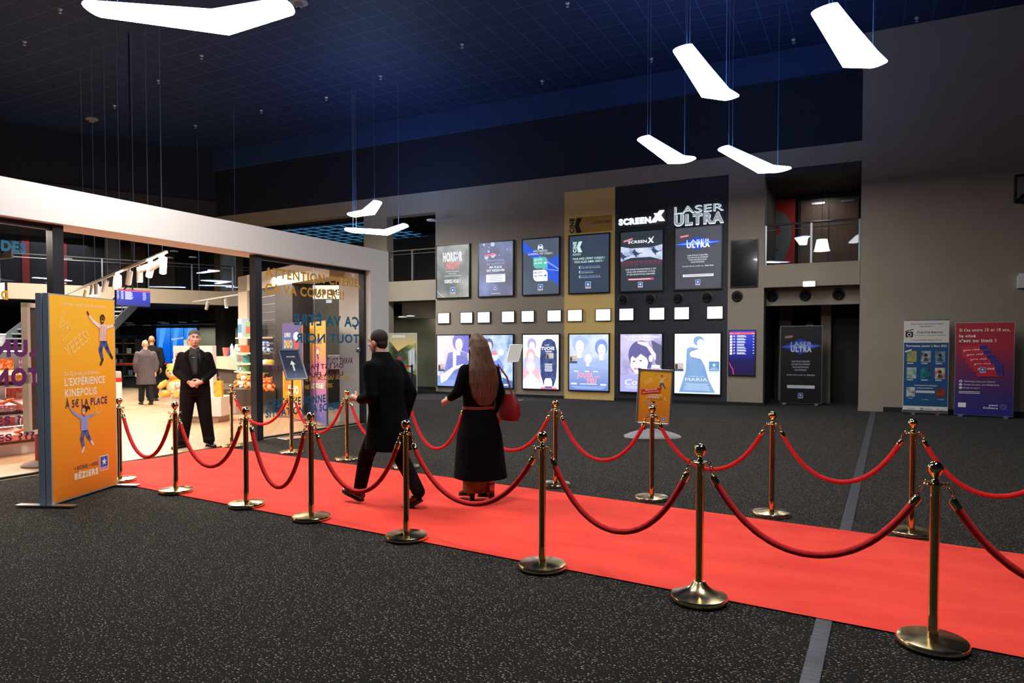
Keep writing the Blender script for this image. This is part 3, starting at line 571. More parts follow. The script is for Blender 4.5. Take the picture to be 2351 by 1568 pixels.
def q_hair(P):
    sheet_bg(P, [(150, 140, 200), (214, 204, 240), (236, 230, 250)], 1.3, 1.05); hc = lit((74, 70, 132)); sk = lit((246, 234, 250))
    P.poly([(.75, .1), (1, .2), (1, .6), (.85, .5)], lit((80, 84, 120), .8), 2); P.ell(.5, .35, .3, .24, hc, 3); P.poly([(.2, .38), (.24, .3), (.74, .3), (.78, .5), (.7, .66), (.3, .66)], hc, 3)
    P.poly([(.26, .42), (.36, .3), (.6, .34), (.68, .48), (.64, .62), (.48, .7), (.33, .66), (.25, .55)], sk, 4); P.poly([(.26, .4), (.34, .2), (.62, .26), (.66, .42), (.5, .34), (.38, .42), (.3, .38)], hc, 5); P.ell(.74, .42, .05, .06, sk, 5)
    P.poly([(.42, .12), (.66, .14), (.86, .34), (.86, .46), (.8, .4), (.64, .22), (.42, .16)], lit((222, 206, 244)), 6)
    for x, y in ((.34, .47), (.5, .46)): P.ell(x, y, .035, .012, hc, 6)
    P.ell(.38, .6, .06, .018, lit((214, 120, 168)), 6); P.text('UN THRILLER IMPRÉVISIBLE', (.08, .03, .95, .065), wh, 8, .03); P.text('ET MACHIAVÉLIQUE"', (.18, .08, .82, .11), wh, 8, .03)
    P.poly([(0, .72), (1, .68), (1, 1), (0, 1)], lit((150, 150, 226)), 7); P.text('Co', (.1, .78, .4, .88), wh, 9, .01, shear=.3); P.lines(.08, .9, .9, 3, .02, wh, 9, .3, True); P.rect(.76, .53, .96, .58, wh, 8)
def q_maria(P):
    P.rect(0, 0, 1, 1, lit((236, 244, 252), 1.08), 1); bl = noise_mat('lit blue gown', [(120, 160, 214), (144, 180, 226)], 2, e=1)
    P.poly([(.1, .98), (.25, .62), (.27, .25), (.36, .22), (.6, .26), (.45, .3), (.33, .32), (.36, .38), (.58, .42), (.66, .52), (.76, .78), (.9, .98)], bl, 2)
    P.ell(.53, .12, .115, .08, lit((110, 146, 200)), 3); P.ell(.57, .16, .075, .07, lit((240, 246, 252)), 4); P.poly([(.36, .3), (.6, .24), (.62, .28), (.62, .4), (.5, .41), (.38, .36)], lit((240, 246, 252)), 3)
    P.text('ANGELINA JOLIE', (.32, .705, .66, .717), wh, 6); P.text('MARIA', (.24, .735, .73, .79), wh, 6); P.lines(.2, .835, .8, 6, .02, lit((200, 220, 246)), 6, .3, True)
    P.rect(.75, .45, .99, .66, lit((226, 234, 244), .95), 5); P.rect(.76, .46, .98, .62, lit((70, 130, 190), .9), 6); P.star(.87, .52, .06, wh, 7); P.text('FILM À', (.81, .562, .93, .578), wh, 7, .02); P.text('DÉCOUVRIR', (.78, .588, .96, .604), wh, 7, .02); P.text('KINEPOLIS', (.78, .63, .96, .648), lit((110, 140, 170)), 7); stickers(P, 0, .49)
LL = [('lower brightly lit film poster with a guitar player, leftmost of the bottom row', q_guitar), ('lower brightly lit film poster in blue jungle tones behind the walking woman', q_jungle), ('lower brightly lit film poster reading TUCHE with tall guardsman hat', q_tuche),
      ('lower brightly lit film poster reading JOUER AVEC LE FEU on the yellow bay', q_feu), ('lower brightly lit film poster with dark haired face behind the orange pavement sign', q_hair), ('lower brightly lit film poster reading MARIA with a blue gown', q_maria)]
for (x0, x1), (lab, fn) in zip(UX, LL): lightbox('poster_lightbox', x0, x1, .25, 2.0, lab, 'poster', 'lower row of lit film posters', fn)
SX = [(-12.80, -12.32), (-11.92, -11.44), (-11.27, -10.79), (-10.38, -9.91), (-9.68, -9.22), (-8.79, -8.31), (-8.11, -7.62), (-7.21, -6.72), (-6.475, -6.02), (-5.57, -5.11), (-4.85, -4.41), (-3.94, -3.49)]
m_scr = M('blank white screen', (236, 244, 255), e=1.5); WHO = ['the guitar', 'the jungle', 'the guardsman', 'the JOUER AVEC LE FEU', 'the dark haired face', 'the MARIA']
for i, (x0, x1) in enumerate(SX): lightbox('wall_screen', x0, x1, 2.36, 2.73, 'small blank white screen %s above %s film poster' % (('left', 'right')[i % 2], WHO[i // 2]), 'screen', 'row of small blank screens', lambda P: P.rect(0, 0, 1, 1, m_scr, 1), depth=.05, fr=.018, sheet='display')
lightbox('wall_display', -3.31, -2.59, 3.22, 4.5, 'switched-off black portrait screen on the taupe wall right of the laser sign', 'screen', None, lambda P: P.rect(0, 0, 1, 1, M('black screen glass', (20, 20, 24), .12, coat=.5), 1), depth=.06, fr=.02, sheet='display')
def programme(P):
    P.rect(0, 0, 1, 1, grad_mat('lit blue programme', .8, 2.05, [(30, 10, 60), (16, 20, 90), (24, 50, 190), (70, 80, 230)], e=.9), 1); P.rect(0, .04, 1, .085, lit((232, 60, 70)), 2); P.text('Début', (.03, .05, .12, .068), wh, 3); P.text('Film', (.32, .05, .4, .068), wh, 3); P.text('Salle', (.88, .05, .97, .068), wh, 3)
    for i in range(7):
        y = .105 + i * .064; P.rect(.02, y, .12, y + .05, wh, 3); P.lines(.16, y + .005, .24, 2, .02, wh, 3, .5); P.lines(.3, y, .68, 3, .016, wh, 3, .55); P.rect(.92, y + .01, .97, y + .025, wh, 3)
    P.stroke([(0, .72), (.06, .8), (.14, .86), (.18, .98)], .02, lit((214, 30, 110)), 3)
lightbox('wall_display', -3.34, -2.63, .81, 2.06, 'lit portrait screen listing film showings in blue with a red header', 'screen', None, programme, depth=.06, fr=.02, sheet='display')
# signs above the dark bays
def sign_letters(name, x0, x1, z0, z1, label, fn, back):
    r = thing(name, ((x0 + x1) / 2, W, (z0 + z1) / 2), label, 'sign'); mb = MB(); hx, hz = (x1 - x0) / 2, (z1 - z0) / 2
    mb.box(-hx - .02, hx + .02, -.03, -.002, -hz - back[0], hz + back[1], m_black); mb.build('backing_panel', r); fn(r, hx, hz)
def raised(r, s, x0, x1, z0, z1, mat, mside, bold, name='letters', y=-.09, d=.06):
    V, Fc = text_geo(s, bold); a = min(v[0] for v in V); c = max(v[0] for v in V); n = len(V); fz = lambda vy: z0 + (z1 - z0) * vy / .71
    F3 = [(x0 + (x1 - x0) * (vx - a) / (c - a), y, fz(vy)) for vx, vy in V]; mb = MB(); mb.add(F3, Fc, mat)
    ed = {}
    for f in Fc:
        for i in range(len(f)):
            e = (f[i], f[(i + 1) % len(f)]); ed[tuple(sorted(e))] = ed.get(tuple(sorted(e)), []) + [e]
    bd = [v[0] for v in ed.values() if len(v) == 1]
    mb.add(F3 + [(p[0], p[1] + d, p[2]) for p in F3], [(q[1], q[0], q[0] + n, q[1] + n) for q in bd], mside)
    mb.build(name, r)
m_neon = M('lit white letter face', (240, 248, 255), e=2.2); m_halo = M('lit cyan letter edge', (205, 234, 255), e=1.7); m_grey = M('grey letter face', (172, 174, 184), e=.75)
def f_sx(r, hx, hz):
    raised(r, 'SCREEN', -hx, .27, -hz + .01, -hz + .175, m_neon, m_halo, .05)
    for k, q in enumerate(([(.36, hz * .62), (.52, hz * .62), (hx, -hz * .8), (hx - .17, -hz * .8)], [(.27, -hz * .95), (.42, -hz * .95), (hx - .02, hz * 1.05), (hx - .15, hz * 1.05)])): MB().extr([(a, -.1 - .004 * k, c) for a, c in q], (0, .06, 0), m_neon).build('letter_x', r)
sign_letters('letter_sign', -6.48, -5.12, 5.15, 5.47, 'glowing white SCREEN X letters on the dark wall', f_sx, (.1, .1))
def f_lu(r, hx, hz):
    raised(r, 'LASER', -hx, hx, .05, hz - .02, m_grey, m_halo, .0); raised(r, 'ULTRA', -hx, hx, -hz, .0, m_grey, m_halo, .055)
    raised(r, 'LASER', -hx - .012, hx - .004, .045, hz - .012, m_halo, m_halo, .012, 'glow_edge', -.05, .015); raised(r, 'ULTRA', -hx - .014, hx - .0, -hz - .01, .006, m_halo, m_halo, .066, 'glow_edge', -.05, .015)
sign_letters('letter_sign', -4.85, -3.5, 5.03, 5.56, 'grey LASER ULTRA letters with glowing cyan edges on the dark wall', f_lu, (.03, .02))
r = thing('wall_plaque', (-7.38, W, 5.27), 'ochre CINÉ K plaque with black lettering on the yellow bay', 'sign'); mb = MB(); mb.box(-.47, .67, -.02, -.002, -.235, .22, M('ochre plaque', (190, 146, 58), .6))
P = Print(mb, (-.67, -.02, -.235), (1.34, 0, 0), (0, 0, .455)); cine_mark(P, .0, .02, .3, 1.0, m_black, 2); P.text('CINÉ K', (.3, .36, .53, .5), M('lilac grey ink', (168, 150, 150)), 2, .02); P.text('L\'AUTRE CINÉMA', (.55, .33, .98, .46), m_black, 2, .02); P.text('DE KINEPOLIS', (.3, .56, .68, .7), M('lilac grey ink', (168, 150, 150)), 2, .02); mb.build('plaque', r)
# air nozzles
m_noz = M('dark nozzle plastic', (22, 22, 24), .45); m_nozr = M('grey nozzle ring', (62, 62, 64), .5)
def nozzle(x, y, z, label, R=.155, ang=0, mr=m_nozr, grp='round air nozzles'):
    r = thing('air_nozzle', (x, y, z), label, 'air vent', grp)
    rg = lambda pr, mat, tilt=0: MB().rings([[(q * math.cos(2 * PI * i / 24) , yy, q * math.sin(2 * PI * i / 24)) for i in range(24)][::-1] for q, yy in pr], mat)
    rg([(R, -.002), (R, -.02), (R * .86, -.03), (R * .8, -.012)], mr).build('ring', r)
    o = rg([(R * .72, .0), (R * .78, -.05), (R * .62, -.1), (R * .5, -.13), (R * .42, -.12)], m_noz).build('jet', r); o.rotation_euler = (.35, 0, ang)
for x, l in ((-6.36, 'round black air nozzle above the left screen of the dark bay'), (-5.55, 'round black air nozzle left of the gap in the dark bay'), (-4.74, 'round black air nozzle under the laser poster, left one'), (-3.93, 'round black air nozzle under the laser poster, right one'), (-3.13, 'round air nozzle with grey ring under the switched-off screen')): nozzle(x, W, 2.98, l)
for x, l in ((-2.28, 'leftmost round nozzle over the right passage'), (-1.45, 'round nozzle below the emergency light over the right passage'), (-.64, 'rightmost round nozzle over the right passage')): nozzle(x, W + .5, 2.98, l)
# ================================================================ SHOP PAVILION
def atd(x, y, D): return EYE + ray(x, y) * D
def on_plane(x, y, P0, n):
    d = ray(x, y); return EYE + d * ((P0 - EYE).dot(n) / d.dot(n))
GX = -9.4
b = MB(); b.box(-9.8, -9.2, -1, 12.27, 3.2, 3.66, m_fascia); b.box(-10.05, -9.2, 11.66, 12.27, 0, 3.2, m_fascia)
struct(b, 'wall_pavilion')
teal = M('teal window lettering', (8, 100, 134), .5); gold = M('yellow window lettering', (216, 156, 20), .5); purp = M('purple window lettering', (92, 34, 92), .5); ink = M('dark blue window lettering', (24, 44, 70), .5)
def pane(name, y0, y1, posts, label, seams=()):
    b = MB(); b.box(GX - .006, GX + .006, y0, y1, .03, 3.14, m_glass); w = b.build(name); w['kind'] = 'structure'; w['label'] = label
    f = MB(); f.box(GX - .04, GX + .04, y0, y1, 3.13, 3.2, m_frame); f.box(GX - .03, GX + .03, y0, y1, 0, .035, m_frame)
    for p0, p1 in posts: f.box(GX - .07, GX + .07, p0, p1, 0, 3.2, m_frame)
    for s in seams: f.box(GX - .008, GX + .008, s - .006, s + .006, .03, 3.14, m_steel)
    f.build('window_frame', w); return w
w1 = pane('window_1', -1, 5.36, [(5.36, 5.5)], 'left glass pane of the shop with large cropped lettering')
w2 = pane('window_2', 8.84, 11.64, [(8.7, 8.84), (11.6, 11.66)], 'right glass pane of the shop with yellow, teal and purple lettering', [atx(722, 700, GX).y])
mb = MB(); P = Print(mb, (GX + .007, 0, 0), (0, 10, 0), (0, 0, 3.14), .001)
def wtxt(s, x0, x1, yt, yb, mat, mirror=False, bold=.03):
    a = atx(x0, yb, GX); c = atx(x1, yb, GX); t = atx(x0, yt, GX).z; P.text(s, (a.y / 10, 1 - t / 3.14, c.y / 10, 1 - a.z / 3.14), mat, 1, bold, mirror)
wtxt('ATTENTION CHÉRIE,', 607, 826, 613, 635, gold); wtxt('ÇA VA COUPER !!', 608, 789, 650, 672, gold)
wtxt('ÇA VA ÊTRE', 674, 823, 720, 745, teal, True); wtxt('TOUT NOIR', 677, 824, 765, 786, teal, True)
wtxt('C\'EST UNE BONNE', 610, 747, 918, 937, teal); wtxt('SITUATION, ÇA SCRIBE?', 609, 783, 941, 959, teal)
wtxt('AVANT TOUT', 750, 809, 822, 836, purp, True); wtxt('ON EST PAS TRÈS, ELLE', 614, 788, 840, 852, purp, True, .02); wtxt('LÀ LÀ FRAIS', 692, 787, 856, 867, purp, True, .02)
wtxt('ET AIMEZ DU SUCRE...', 702, 806, 863, 875, gold, False, .02); wtxt('NE CROIT SUCRE.', 700, 764, 884, 894, gold, False, .02)
mb.build('window_lettering', w2)
mb = MB(); P = Print(mb, (GX + .007, 0, 0), (0, 10, 0), (0, 0, 3.14), .001)
wtxt('DES', 2, 60, 551, 574, teal, False, .05); wtxt('LUN', -12, 90, 781, 817, purp, True, .06); wtxt('TON', -14, 92, 848, 886, purp, True, .06); wtxt('ES ?', -10, 48, 958, 977, purp); wtxt('ES ???', -8, 79, 999, 1015, purp); wtxt('D', 1, 18, 667, 686, gold, True, .06)
mb.build('window_lettering', w1)
q = atx(820, 803, GX); MB().rings([[(GX + dx, q.y + r * math.cos(2 * PI * i / 20), q.z + r * math.sin(2 * PI * i / 20)) for i in range(20)] for r, dx in ((.06, .007), (.06, .03), (.045, .045), (.02, .05))], m_alu).build('lock', w2)
# angled portal inside the shop
PA = Vector((-15.3, 13.65, 0)); PE = Vector((.916, -.401, 0)); PN = Vector((.401, .916, 0))
def onp(x, y, off=0): return on_plane(x, y, PA + PN * -off, PN)
def pbox(mb, s0, s1, d0, d1, z0, z1, mat):
    a = [PA + PE * s + PN * d for s, d in ((s0, d0), (s1, d0), (s1, d1), (s0, d1))]; return mb.slab([(p.x, p.y) for p in a], z0, z1, mat)
sp = lambda x: (onp(x, 760) - PA).dot(PE)
m_slat = M('dark slatwall', (70, 66, 72), .5); m_gv = M('slatwall groove', (176, 170, 170), .35, .6)
zh = onp(590, 664).z
b = MB(); pbox(b, 0, sp(568), 0, .5, 0, 3.5, m_beige2); pbox(b, 0, 5.75, 0, .5, zh, 3.5, m_beige2); pbox(b, sp(568), sp(632), .06, .5, 0, zh, m_slat); pbox(b, sp(632), sp(672), .0, .5, 0, zh, M('dark brown panel', (48, 42, 42), .5)); struct(b, 'wall_portal')
mb = MB()
for k in range(9): pbox(mb, sp(568), sp(632), .05, .062, zh - .22 - k * .2, zh - .208 - k * .2, m_gv)
o = mb.build('trim_3'); o['kind'] = 'structure'
# shelves and goods on the slat wall
sh_y = [(568, 622, 775), (566, 615, 809), (566, 622, 832), (564, 612, 851)]; mB = M('pale shelf board', (225, 212, 190), .5); shelves = []
for x0, x1, py in sh_y:
    z = onp(x0, py).z; mb = MB(); a = PA + PE * sp((x0 + x1) / 2); o = Vector((a.x, a.y, z)); pbox(mb, sp(x0), sp(x1), -.32, .05, z - .035, z, mB)
    ob = mb.build('wall_shelf', None, o); tag(ob, 'pale wooden shelf on the dark slat wall, %s' % ('topmost, carrying a green box', 'second from top, under the blue plush toys', 'third from top, carrying caps', 'lowest of the four')[len(shelves)], 'shelf', 'shelves on the slat wall'); shelves.append((z, x0, x1))
rg = random.Random(11)
def boxes(px0, px1, n, z, h, cols, lab, cat='box', name='gift_box', dep=-.2):
    for i in range(n):
        s0 = sp(px0) + (sp(px1) - sp(px0)) * i / n; s1 = s0 + (sp(px1) - sp(px0)) / n * .86; mb = MB(); c = rg.choice(cols); hh = h * rg.uniform(.85, 1)
        pbox(mb, s0, s1, dep - .06, dep + .12, z, z + hh, M('carton', c, .5)); pbox(mb, s0 + .01, s1 - .01, dep - .063, dep - .06, z + hh * .25, z + hh * .7, M('carton print', rg.choice([(240, 240, 235), (90, 150, 190), (200, 90, 60)]), .5))
        a = PA + PE * s0; tag(mb.build(name, None, (a.x, a.y, z)), lab % ('from the left, number ' + str(i + 1) if False else ('first', 'second', 'third', 'fourth', 'fifth')[i]), cat, 'boxed goods on the slat wall')
boxes(569, 580, 1, shelves[0][0], .5, [(200, 220, 240)], 'tall pale blue box on the topmost shelf, %s'); boxes(588, 602, 1, shelves[0][0], .42, [(120, 170, 120)], 'green box on the topmost shelf, the %s item past the post'); boxes(603, 609, 1, shelves[0][0], .5, [(30, 28, 32)], 'black box on the topmost shelf beside the green box, %s of its kind')
boxes(566, 580, 3, shelves[1][0], .2, [(230, 120, 70), (110, 190, 200)], 'small boxed figure on the second shelf, %s from the left'); boxes(566, 580, 3, shelves[2][0], .2, [(90, 180, 190), (226, 130, 80)], 'small boxed figure on the third shelf, %s from the left'); boxes(564, 580, 4, shelves[3][0], .16, [(150, 200, 140), (220, 110, 160)], 'small pink and green box on the lowest shelf, %s from the left')
def plush(loc, s, body, belly, label, rz=0, group='plush toys in the shop', ears='round', hair=None, lean=0):
    r = thing('plush_toy', loc, label, 'plush toy', group, rz); mbod = noise_mat('plush %s' % (body,), [body, tuple(min(255, int(c * 1.12)) for c in body)], 60, .95); mbel = M('plush belly', belly, .95); mb = MB()
    mb.sph((0, 0, .17 * s), (.13 * s, .11 * s, .16 * s), mbod); mb.sph((0, -.02 * s, .4 * s), (.125 * s, .12 * s, .115 * s), mbod)
    for q in (-1, 1):
        mb.tube([(q * .1 * s, -.02 * s, .25 * s), (q * .17 * s, -.06 * s, .2 * s), (q * .2 * s, -.11 * s, .15 * s)], [.045 * s, .05 * s, .035 * s], mbod); mb.tube([(q * .07 * s, -.04 * s, .06 * s), (q * .11 * s, -.16 * s, .05 * s), (q * .12 * s, -.22 * s, .06 * s)], [.06 * s, .06 * s, .05 * s], mbod)
        if ears == 'long': mb.sph((q * .15 * s, 0, .47 * s), (.075 * s, .02 * s, .045 * s), mbod)
        else: mb.sph((q * .09 * s, 0, .5 * s), (.04 * s, .02 * s, .04 * s), mbod)
    mb.build('body', r); mb = MB(); mb.sph((0, -.06 * s, .16 * s), (.09 * s, .065 * s, .11 * s), mbel); mb.sph((0, -.11 * s, .375 * s), (.06 * s, .05 * s, .045 * s), mbel); mb.build('belly_patch', r)
    mb = MB(); mb.sph((0, -.16 * s, .39 * s), (.016 * s,) * 3, M('toy nose', (190, 40, 40), .4), 8, 6)
    for q in (-1, 1): mb.sph((q * .045 * s, -.125 * s, .435 * s), (.014 * s,) * 3, m_black, 8, 6)
    mb.build('face', r)
    if hair: h = MB(); h.sph((0, .02 * s, .43 * s), (.15 * s, .13 * s, .12 * s), M('doll hair', hair, .8)); h.build('hair', r)
    return r
fc = math.atan2(-.8, .6)
for i, (px, py, s, c) in enumerate(((597, 808, .62, (110, 150, 196)), (606, 808, .55, (130, 160, 200)), (617, 808, .5, (90, 110, 140)))):
    p = onp(px, py, .2); plush((p.x, p.y, shelves[1][0]), s, c, (220, 226, 236), ('blue plush toy on the second shelf, next to the black door post', 'pale blue plush toy on the second shelf, the middle one', 'dark blue grey plush toy on the second shelf, the right one')[i], .7, ears='long')
for i, (px, c) in enumerate(((601, (40, 44, 60)), (611, (206, 200, 196)), (621, (196, 160, 60)))):
    p = onp(px, 832, .18); r = thing('baseball_cap', (p.x, p.y, shelves[2][0] + .002), ('navy cap on the third shelf', 'white cap on the third shelf', 'yellow cap on the third shelf')[i], 'cap', 'caps on the third shelf', .7); mc = M('cap cloth', c, .8)
    MB().lathe([(.1, 0), (.098, .05), (.075, .095), (.03, .115), (0, .118)], mat=mc, n=16).build('crown', r); MB().slab([(-.07, -.08), (-.06, -.15), (0, -.18), (.06, -.15), (.07, -.08)], .002, .01, mc).build('visor', r)
# curved dark counter at the foot of the slat wall
b0 = onp(548, 895, .75); zt = .60
r = thing('display_counter', (PA + PE * (sp(548) + .1)).to_tuple(), 'low dark wood display counter with rounded corner under the slat wall', 'counter'); o = Vector(r.location); mb = MB(); n = 10
def cpoly(s0, s1, d0, d1, rr, ins=0):
    pl = [(s0 + ins, d1), (s0 + ins, d0 + ins)]; pl += [(s1 - rr + (rr - ins) * math.sin(PI / 2 * i / n), d0 + rr - (rr - ins) * math.cos(PI / 2 * i / n)) for i in range(n + 1)] + [(s1 - ins, d1)]
    return [(PA + PE * s + PN * d - o).to_tuple()[:2] for s, d in pl]
m_cw = noise_mat('dark grained laminate', [(74, 64, 58), (92, 82, 76)], 8, .45, stretch=(1, 1, .2))
mb.slab(cpoly(sp(540), sp(634), -1.15, -.02, .4), .2, zt + .0, m_cw); mb.build('body', r); mb = MB(); mb.slab(cpoly(sp(540), sp(634), -1.15, -.02, .4, .06), 0, .2, m_alu); mb.build('kickplate', r)
for i, (px, c, s) in enumerate(((551, (220, 140, 70), .62), (560, (236, 230, 220), .55), (571, (226, 130, 50), .6), (599, (214, 110, 36), .7), (608, (200, 100, 40), .55), (618, (206, 112, 40), .6))):
    p = onp(px, 890, .55); plush((p.x, p.y, zt + .004), s, c, (240, 220, 190), 'orange and white plush toy on the dark curved counter, %s from the left' % ORD[i].replace('nearest', 'first'), .5 + .2 * (i % 3), 'plush toys on the dark curved counter')
# display screens and light panels seen through the opening
def panel_light(name, px0, py0, px1, py1, D, label, mat, cat='screen', text=None):
    a = atd(px0, py1, D); c = atd(px1, py1, D); t = atd(px0, py0, D); mid = (a + c) / 2; r = thing(name, (mid.x, mid.y, a.z), label, cat); U = c - a; H = t.z - a.z; n = UPV.cross(U).normalized() * .06
    mb = MB(); A = a - r.location; mb.extr([A, A + U, A + U + UPV * H, A + UPV * H], n, mat); q = Print(mb, A, U, UPV * H)
    if text: text(q)
    mb.build('panel', r); return r
panel_light('light_panel', 672, 655, 815, 686, 21.5, 'glowing cream panel with mirrored lettering behind the yellow COUPER lettering', M('warm lit panel', (246, 240, 216), e=1.1), 'sign', lambda q: q.text('ATTEND PATRICK?', (.05, .3, .98, .72), ink, 2, .03, True))
panel_light('menu_screen', 779, 686, 814, 717, 20.5, 'mint green lit screen below the cream panel', M('mint lit screen', (190, 226, 206), e=1.0))
r = thing('reflection_counter', atd(750, 930, 20).to_tuple()[:2] + (0,), 'white and dark counter with red stripe in place of glass reflections, behind the right pane', 'counter'); mb = MB(); rx, ry = RT, FW0  # counter built in place of what is largely reflection in the glass
def vb(mb, x0, x1, y0, y1, z0, z1, mat): mb.slab([(RT * x + FW0 * y).to_tuple()[:2] for x, y in ((x0, y0), (x1, y0), (x1, y1), (x0, y1))], z0, z1, mat)
vb(mb, -1.0, 1.2, 0, .7, .95, 1.35, m_white); mb.build('worktop_band', r); mb = MB(); vb(mb, -1.0, .4, .02, .7, 0, .95, M('dark counter front', (66, 60, 56), .5)); vb(mb, .4, 1.2, .02, .7, 0, .95, m_beige2); mb.build('body', r); mb = MB(); vb(mb, -1.0, 1.2, -.01, 0, .92, .96, M('red stripe', (150, 24, 30), .5)); mb.build('stripe', r)
b = MB(); p = atd(740, 792, 23.5); q = RT * 2.2; n = FW0 * .2; b.slab([(p - q).to_tuple()[:2], (p + q * .55).to_tuple()[:2], (p + q * .55 + n).to_tuple()[:2], (p - q + n).to_tuple()[:2]], 0, 3.2, M('dim shop wall', (84, 80, 70), .8)); struct(b, 'wall_shop_back')
# standees behind the glass
def standee(px0, px1, pb, ptop, D, label, fn, turn=0, d=.035, edge=m_alu, group=None, name='standee', feet=True, c0=None, c1=None):
    a = c0 if c0 is not None else atd(px0, pb, D); c = c1 if c1 is not None else atd(px1, pb, D); a = Vector((a.x, a.y, 0)); c = Vector((c.x, c.y, 0)); Dm = ((a + c) / 2).dot(FW0); h = CH + (792 - ptop) * Dm / F
    m = (a + c) / 2; r = thing(name, (m.x, m.y, 0), label, 'advertising stand', group); U = c - a; n = UPV.cross(U).normalized() * d; A = a - m + UPV * .03
    mb = MB(); mb.extr([A, A + U, A + U + UPV * (h - .03), A + UPV * (h - .03)], n, edge); mb.build('panel', r)
    mb = MB(); P = Print(mb, A - n.normalized() * .001 + U.normalized() * .01 + UPV * .01, U * (1 - .02 / U.length), UPV * (h - .05)); fn(P); mb.build('print', r)
    if feet:
        for t in (.12, .88): f = MB(); f.obox(a - m + U * t + UPV * .012, (.09, .42, .024), m_alu, Matrix.Rotation(math.atan2(U.y, U.x), 3, 'Z')); f.build('foot', r)
    return r
def t_duo(P):
    P.rect(0, 0, 1, 1, grad_mat('duo ground', .1, 2.1, [(226, 120, 60), (250, 176, 44), (250, 176, 44), (36, 110, 180), (40, 96, 176), (90, 60, 130)]), 1); w = M('white ink', (240, 240, 240)); y = M('yellow ink', (250, 180, 40)); rd = M('red ink', (220, 60, 44))
    P.text('LE MENU', (.12, .1, .45, .145), w, 3, .02); P.text('DUO', (.1, .18, .55, .26), y, 3, .06); P.poly([(.62, .16), (.9, .16), (.84, .32), (.68, .32)], rd, 3); P.ell(.76, .14, .16, .045, w, 4); P.poly([(.66, .34), (.9, .36), (.86, .46), (.7, .44)], y, 3); P.text('Menu duo', (.1, .32, .4, .34), y, 3); P.ell(.45, .44, .17, .07, y, 3); P.text('3€', (.36, .42, .54, .46), M('blue ink', (30, 90, 160)), 4)
    P.text('DUO', (.3, .66, .85, .74), w, 3, .06); P.ell(.7, .86, .14, .05, w, 3)
    for i in range(5): P.stroke([(.1 + i * .07, .6), (.12 + i * .07, .72)], .03, rd, 3)
def t_kids(P):
    P.rect(0, 0, 1, 1, grad_mat('kids ground', .1, 2.1, [(80, 90, 180), (150, 110, 190), (214, 130, 170), (240, 150, 130), (250, 178, 50), (250, 184, 50)]), 1); w = M('white ink', (240, 240, 240)); bl = M('blue ink', (30, 90, 160)); pk = M('pink ink', (226, 110, 150))
    P.text('kids', (.2, .14, .75, .22), bl, 3, .02); P.stroke([(.5, .3), (.55, .42), (.5, .5)], .16, M('indigo ink', (60, 60, 130)), 3); P.ell(.5, .28, .16, .035, pk, 4); P.ell(.53, .3, .1, .025, M('peach ink', (250, 210, 180)), 5); P.stroke([(.3, .42), (.5, .38), (.8, .45)], .06, pk, 4); P.rect(.1, .62, .9, .67, w, 3, 3)
    for i in range(8): P.star(.1 + (i * 37 % 80) / 100, .75 + (i * 23 % 20) / 100, .03, w, 3)
standee(650, 697, 962, 741, 15.3, 'blue and orange standee reading LE MENU DUO behind the glass', t_duo, c0=atz(650, 957), c1=atz(694, 968))
standee(713, 752, 975, 738, 14.2, 'narrow yellow to purple children menu standee behind the glass', t_kids, c0=atz(713, 962), c1=atz(750, 981))
# ---- white gondola with toys behind the guard
g = atz(446, 972); g.z = 0; r = thing('display_plinth', g, 'white display plinth with raised back tier and toys, behind the guard', 'display stand'); ga = YAW; R = Matrix.Rotation(ga, 3, 'Z')
mb = MB(); mb.obox(R @ Vector((.03, .42, .345)), (1.06, .8, .4), m_white, R); mb.build('body', r); mb = MB(); mb.obox(R @ Vector((0, .47, .07)), (.9, .7, .14), M('recessed plinth base', (196, 170, 150), .5), R); mb.build('kickplate', r)
mb = MB(); mb.obox(R @ Vector((-.32, .78, 1.09)), (.86, .2, 1.09), m_white, R); mb.obox(R @ Vector((-.45, .6, 1.22)), (.58, .3, .05), m_white, R); mb.build('back_tier', r)
def on_gond(x, y, z): v = R @ Vector((x, y, 0)); return (g.x + v.x, g.y + v.y, z)
plush(on_gond(-.5, .2, .547), 1.3, (236, 178, 84), (246, 226, 190), 'large yellow plush bear on the white plinth left of the guard', .5)
plush(on_gond(-.36, .1, .547), .62, (232, 196, 190), (240, 235, 235), 'small pink plush toy in front of the large yellow bear', .3); plush(on_gond(-.17, .12, .547), .7, (214, 130, 60), (244, 225, 200), 'orange plush toy on the plinth beside the large yellow bear', .3); plush(on_gond(-.22, .42, .8), .5, (206, 110, 50), (30, 28, 28), 'orange and black plush toy stacked behind the small ones on the plinth', .2)
plush(on_gond(-.6, .56, 1.247), .42, (240, 200, 180), (214, 60, 110), 'red-haired doll on the small white shelf left of the guard', .5, hair=(196, 30, 30))
for i, (x, c, h) in enumerate(((-.52, (170, 176, 186), .13), (-.42, (220, 150, 80), .14), (-.32, (50, 44, 44), .1))): tag(MB().lathe([(0, 0), (.04, 0), (.045, h), (0, h)], (0, 0, 0), M('tumbler', c, .4), 16).build('tumbler', None), ('silver tumbler on top of the white tier', 'orange tumbler on top of the white tier', 'black tumbler on top of the white tier')[i], 'tumbler', 'tumblers on the white tier').location = on_gond(x, .78, 1.637)
r = thing('gift_bag', on_gond(.44, .2, .547), 'yellow printed gift bag on the white plinth right of the guard', 'bag'); MB().obox((0, 0, .17), (.16, .1, .34), noise_mat('yellow print', [(206, 160, 40), (240, 196, 60), (220, 90, 60)], 18), R).build('body', r); MB().tube([(-.05, 0, .33), (-.03, 0, .42), (.03, 0, .42), (.05, 0, .33)], .005, M('bag cord', (190, 140, 60))).build('handle', r)
